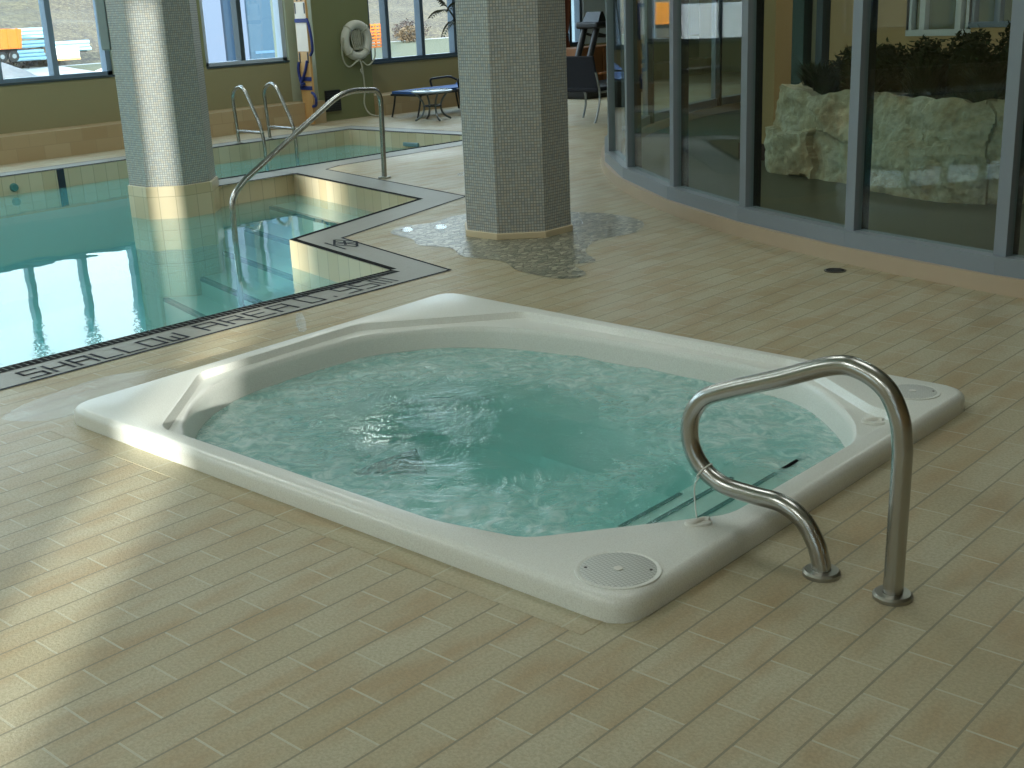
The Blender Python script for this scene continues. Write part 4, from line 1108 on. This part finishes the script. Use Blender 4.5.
struct(fix_up(lawn).obj('ground_lawn', simple('dull_grass', srgb(74, 74, 46), .95, var=.25, scale=1.2)), 'strip of dull green grass outside the brush window', 'lawn')
vs = []; fs = []; HX, HY = 46, 90
for i in range(HX+1):
    for j in range(HY+1):
        x = -122-100*i/HX; y = -190+440*j/HY; t = i/HX
        z = -3.3+19*t**.85+1.6*noise.noise(Vector((x*.05, y*.05, 0)))*min(1, t*6)+.8*noise.noise(Vector((x*.2, y*.2, 4)))*min(1, t*6)
        vs.append((x, y, z))
for i in range(HX):
    for j in range(HY): fs.append((i*(HY+1)+j, i*(HY+1)+j+1, (i+1)*(HY+1)+j+1, (i+1)*(HY+1)+j))
struct(fix_up(MB().add(vs, fs)).obj('hill', mk_hill(), smooth=True), 'brown brush-covered hillside beyond the yard', 'hillside')
M['drybrush'] = simple('dry_brush', srgb(98, 84, 64), .9, var=.3, scale=.8)
M['greybrush'] = simple('grey_brush', srgb(70, 60, 56), .9, var=.3, scale=.8)
brush = [(-116, 101, 1.7, 'D', 'pale dry bush right of the orange rack outside'), (-119, 106, 2.1, 'G', 'grey-brown thicket in the middle of the brush window'), (-115, 109.8, 1.7, 'D', 'tan grass clump beside the second window mullion'),
         (-119.5, 114.5, 2.4, 'G', 'tall grey bush behind the palm fronds outside'), (-119, 95.0, 1.9, 'G', 'grey bush outside at the edge of the olive pier'), (-121, 62, 2.0, 'G', 'dark bush above the pale pipe pile outside'),
         (-122, 57.2, 1.7, 'D', 'dry bush behind the tall pipe stack outside'), (-123, 66, 2.0, 'D', 'dry bush at the right end of the long window outside')]
for x, y, h, k, lab in brush:
    t = thing('dry_bush', lab, 'bush', (x, y, -3.2), 'dry bushes outside')
    mb = MB(); z0 = -3.0
    leaf_ball(mb, (x, y, z0+h*.5), (h*.8, h*1.1, h*.55), 1100, .38); mb.obj('twigs', M['drybrush'] if k == 'D' else M['greybrush'], t)

def truck(name, label, loc, rot, body, bed=True):
    t = thing(name, label, 'truck', (0, 0, 0)); c, s_ = math.cos(rot), math.sin(rot)
    def tr(mb):
        mb.v = [(loc[0]+x*c-y*s_, loc[1]+x*s_+y*c, loc[2]+z) for x, y, z in mb.v]; return mb
    tr(MB().box(-3.4, 3.3, -.45, .45, .75, 1.05)).obj('chassis', M['black'], t)
    cab = MB().add([(1.7, -1.15, .8), (3.4, -1.15, .8), (3.4, 1.15, .8), (1.7, 1.15, .8), (1.7, -1.1, 2.7), (2.8, -1.1, 2.7), (2.8, 1.1, 2.7), (1.7, 1.1, 2.7), (3.4, -1.15, 1.75), (3.4, 1.15, 1.75)],
                   [(3, 2, 1, 0), (0, 1, 8, 5, 4), (3, 7, 6, 9, 2), (1, 2, 9, 8), (8, 9, 6, 5), (4, 5, 6, 7), (0, 4, 7, 3)])
    cb_ = tr(cab).obj('cab', body, t, bevel=.06)
    sub(tr(MB().box(2.0, 2.9, -1.17, 1.17, 1.75, 2.45)), 'side_window', simple('dark_window', srgb(40, 50, 60), .1), cb_)
    if bed:
        bd = MB().add([(-3.5, -1.2, 1.1), (1.55, -1.2, 1.1), (1.55, 1.2, 1.1), (-3.5, 1.2, 1.1), (-3.7, -1.25, 2.75), (1.55, -1.25, 2.9), (1.55, 1.25, 2.9), (-3.7, 1.25, 2.75)], [(3, 2, 1, 0), (0, 1, 5, 4), (1, 2, 6, 5), (2, 3, 7, 6), (3, 0, 4, 7), (4, 5, 6, 7)])
        b_ = tr(bd).obj('dump_body', body, t, bevel=.04)
        for k in range(6):
            x = -3.3+.9*k
            for sy in (-1, 1): sub(tr(MB().box(x, x+.14, sy*1.24-.05, sy*1.24+.05, 1.1, 2.8)), 'rib', body, b_)
    else:
        tr(MB().box(-3.6, 1.6, -1.2, 1.2, 1.05, 3.1)).obj('box_body', body, t, bevel=.05)
    for x in (2.5, -1.6, -2.7):
        for y in (-1.0, 1.0):
            wv = tr(MB().lathe([(0, -.16), (.42, -.16), (.48, -.10), (.48, .10), (.42, .16), (0, .16)][::-1], (x, y, .48), 24, 'Y')).obj('wheel', M['black'], t, smooth='auto')
            sub(tr(MB().lathe([(0, -.175), (.2, -.175), (.2, .175), (0, .175)][::-1], (x, y, .48), 16, 'Y')), 'hub', M['silver'], wv)
    return t
orange = simple('orange_paint', srgb(196, 104, 34), .5, var=.10, scale=1)
truck('dump_truck', 'orange ribbed dump truck parked in the yard behind the long window', (-108, 51.6, -2.0), -PI/2, orange)
truck('yellow_truck', 'yellow-orange dump truck seen as a reflection in the curved glass', (-100, 41.0, -2.2), PI/2, simple('yellow_paint', srgb(214, 134, 34), .4, var=.05, scale=1))
truck('white_truck', 'white box truck seen as a reflection in the curved glass', (-60, 11.0, -2.2), PI/2, simple('white_paint', srgb(224, 228, 230), .4, var=.03, scale=1), False)
bl = simple('pale_blue_pipe', srgb(150, 190, 206), .5, var=.08, scale=1)
def pipes(lab, x, y0, y1, z, rows, cols, r=.16):
    t = thing('pipe_bundle', lab, 'pipe bundle', (x, y0, z), 'pale blue pipe bundles in the yard')
    for a in range(rows):
        for b in range(cols):
            MB().tube([(x-b*r*2.02, y0+random.uniform(-.1, .1), z+r+a*r*2.0), (x-b*r*2.02, y1+random.uniform(-.1, .1), z+r+a*r*2.0)], r, 10).obj('pipe', bl, t, smooth='auto')
    for y in (y0+.5, y1-.5):
        MB().box(x-cols*r*2-.05, x+r+.04, y-.05, y+.05, z-.1, z).obj('timber', M['darkmetal'], t)
pipes('lowest pale blue pipe bundle of the tall stack in the yard', -112, 57.0, 59.9, -2.15, 3, 3)
pipes('middle pale blue pipe bundle of the tall stack in the yard', -112, 57.0, 60.2, -1.02, 2, 3)
pipes('topmost pale blue pipe bundle of the tall stack in the yard', -112, 57.0, 60.5, -.22, 3, 3)
pipes('long low pale blue pipe bundle right of the window mullion', -113, 61.2, 65.2, -1.6, 3, 3)
def heap(lab, x, y, rx, ry, h, z, mat):
    vs = [(x, y, z+h)]; fs = []; K = 36; R_ = 8
    for j in range(1, R_+1):
        for k in range(K):
            a = 2*PI*k/K; t = j/R_; q = 1+.15*noise.noise(Vector((math.cos(a)*2+x, math.sin(a)*2+y, t)))
            vs.append((x+rx*t*q*math.cos(a), y+ry*t*q*math.sin(a), z+h*(1-t)**.9*(1+.2*noise.noise(Vector((math.cos(a)*3*t, math.sin(a)*3*t, x))))))
    for k in range(K): fs.append((0, 1+k, 1+(k+1) % K))
    for j in range(R_-1):
        for k in range(K): l = (k+1) % K; fs.append((1+j*K+k, 1+(j+1)*K+k, 1+(j+1)*K+l, 1+j*K+l))
    o = MB().add(vs, fs).obj('gravel_heap', mat, smooth=True); tag(o, lab, 'gravel heap', kind='stuff')
heap('dark grey gravel heap in front of the orange truck', -99, 49.2, 2.6, 3.0, 1.5, -3.2, simple('dark_gravel', srgb(106, 106, 106), .95, var=.3, scale=3))
heap('pale sand heap below the pipe stacks', -92, 55.5, 3.4, 3.0, 1.3, -3.2, simple('pale_sand', srgb(214, 208, 196), .95, var=.1, scale=2))
pb = thing('white_block_pallet', 'white wrapped pallet in front of the low pipe pile', 'pallet', (-110, 60.6, -2.3))
MB().box(-111, -109.4, 60.0, 62.0, -2.1, -1.0).obj('wrapped_load', simple('white_wrap', srgb(232, 232, 228), .5, var=.03), pb, bevel=.05)
MB().box(-111, -109.4, 59.95, 62.05, -2.25, -2.1).obj('pallet_base', M['wood'], pb)
rk2 = thing('orange_rack', 'orange slatted rack standing outside beside the life ring', 'rack', (-108, 98, -3.4))
mb = MB()
for y in (97.1, 97.9, 98.7): mb.box(-108.1, -107.9, y-.07, y+.07, -3.4, -.6)
mb.obj('post', orange, rk2)
for k in range(8): MB().box(-108.15, -107.85, 97.0, 98.8, -3.2+.34*k, -3.02+.34*k).obj('slat', orange, rk2)

nb = thing('neighbouring_building', 'pale blue building outside the middle window', 'building', (-40, 30.0, -3.2))
bb = simple('blue_panel', srgb(46, 72, 90), .5, var=.06, scale=.8); bwh = simple('pale_blue_white', srgb(86, 98, 116), .5, var=.04)
MB().box(-41.4, -40, 26.9, 33.2, -3.2, 13).obj('wall', bb, nb)
MB().box(-40, -39.6, 26.8, 28.35, -3.2, 13).obj('pilaster', bwh, nb)
MB().box(-40, -39.7, 29.1, 29.5, -3.2, 13).obj('pilaster', bwh, nb)
MB().box(-40, -39.95, 28.4, 29.05, -3.0, 12.5).obj('window', simple('blue_glass', srgb(24, 48, 68), .15), nb)
mb = MB()
for k in range(7): mb.box(-40, -39.97, 30.0, 31.4, -2.2+2.1*k, -2.1+2.1*k)
mb.obj('panel_joint', simple('joint', srgb(70, 102, 126), .5), nb)

# ------------------------------------------------------------------ light
w = bpy.data.worlds.new('sky'); scene.world = w; w.use_nodes = True
nt = w.node_tree; nt.nodes.clear()
wo_ = nt.nodes.new('ShaderNodeOutputWorld'); bg = nt.nodes.new('ShaderNodeBackground')
tc = nt.nodes.new('ShaderNodeTexCoord'); sp_ = nt.nodes.new('ShaderNodeSeparateXYZ'); nt.links.new(tc.outputs['Generated'], sp_.inputs[0])
cr = nt.nodes.new('ShaderNodeValToRGB'); nt.links.new(sp_.outputs['Z'], cr.inputs[0])
cr.color_ramp.elements[0].position = 0.0; cr.color_ramp.elements[0].color = (.40, .49, .53, 1)
cr.color_ramp.elements[1].position = .8; cr.color_ramp.elements[1].color = (.56, .78, 1.0, 1)
e_ = cr.color_ramp.elements.new(.30); e_.color = (.62, .76, .84, 1)
nt.links.new(cr.outputs[0], bg.inputs[0]); bg.inputs[1].default_value = 5.8
nt.links.new(bg.outputs[0], wo_.inputs[0])
def light(name, typ, loc, energy, color, **kw):
    d = bpy.data.lights.new(name, typ); d.energy = energy; d.color = color
    for k, v in kw.items(): setattr(d, k, v)
    o = bpy.data.objects.new(name, d); COL.objects.link(o); o.location = loc; return o
elev = math.radians(9.2)
sun = light('sun', 'SUN', (10, -12, 8), 13.0, (1, .95, .86), angle=math.radians(1.1))
sdir = Vector((-math.cos(elev)/math.sqrt(2), math.cos(elev)/math.sqrt(2), -math.sin(elev)))
sun.rotation_euler = sdir.to_track_quat('-Z', 'Y').to_euler()
def portal(y0, y1, z0, z1, x=-14.2):
    o = light('window_portal', 'AREA', (x, (y0+y1)/2, (z0+z1)/2), 1, (1, 1, 1), shape='RECTANGLE', size=z1-z0, size_y=y1-y0)
    o.rotation_euler = Vector((1, 0, 0)).to_track_quat('-Z', 'Y').to_euler()
    o.data.cycles.is_portal = True
def portal_back(x0, x1, z0, z1):
    o = light('window_portal', 'AREA', ((x0+x1)/2, -4.19, (z0+z1)/2), 1, (1, 1, 1), shape='RECTANGLE', size=x1-x0, size_y=z1-z0)
    o.rotation_euler = Vector((0, 1, 0)).to_track_quat('-Z', 'Y').to_euler(); o.data.cycles.is_portal = True
for q in slots: portal_back(*q)
portal(-3.4, 8.36, .85, WIN_Z1); portal(9.7, 11.06, .85, WIN_Z1); portal(12.56, 17.6, .72, WIN_Z1)
# unseen ceiling panels added as fill to brighten hall and lobby
def panel(x, y, energy, sx=1.2, sy=1.2):
    t = thing('fill_panel', 'unseen fill panel added at the ceiling for brightness', 'fill light', (x, y, CEIL), 'added fill panels')
    MB().box(x-sx/2-.05, x+sx/2+.05, y-sy/2-.05, y+sy/2+.05, CEIL-.05, CEIL-.002).obj('frame', M['frame_light'], t)
    light('fill_lamp', 'AREA', (x, y, CEIL-.06), energy, (.96, 1, .95), shape='RECTANGLE', size=sx, size_y=sy)
for x, y, e in ((-1.0, -2.2, 50), (1.8, -2.2, 20), (-4.2, -2.2, 75), (-8.5, -1.5, 70), (-1.6, 3.8, 18), (-4.6, 4.6, 28), (-8.4, 3.2, 50), (-12.0, 4.6, 55), (-7.6, 9.4, 26), (-11.6, 9.6, 55), (-13.0, 14.2, 38), (-3.4, 10.6, 50)):
    panel(x, y, e)

# ------------------------------------------------------------------ camera
cam = bpy.data.cameras.new('camera'); co = bpy.data.objects.new('camera', cam); COL.objects.link(co); scene.camera = co
rt = Vector((0.7463630013531759, 0.6642620182072791, -0.04120972431686024)); up = Vector((-0.16926701128197946, 0.24934201573118997, 0.9535078594761415)); fwd = Vector((-0.6436543708410171, 0.704687540941586, -0.2985373017546637))
mt = Matrix((rt, up, -fwd)).transposed().to_4x4(); mt.translation = Vector((0, 0, 1.55)); co.matrix_world = mt
cam.sensor_fit = 'HORIZONTAL'; cam.sensor_width = 36; cam.lens = 36*1233.2347/1024; cam.clip_start = .05; cam.clip_end = 800

scene.view_settings.view_transform = 'Standard'; scene.view_settings.look = 'None'; scene.view_settings.exposure = 0.0; scene.view_settings.gamma = 1.0
scene.view_settings.use_curve_mapping = False
cy = scene.cycles
cy.use_denoising = True
try: cy.denoiser = 'OPENIMAGEDENOISE'
except Exception: pass
cy.max_bounces = 10; cy.diffuse_bounces = 4; cy.glossy_bounces = 5; cy.transparent_max_bounces = 24; cy.transmission_bounces = 6; cy.volume_bounces = 0
cy.caustics_reflective = False; cy.caustics_refractive = False; cy.sample_clamp_indirect = 6.0
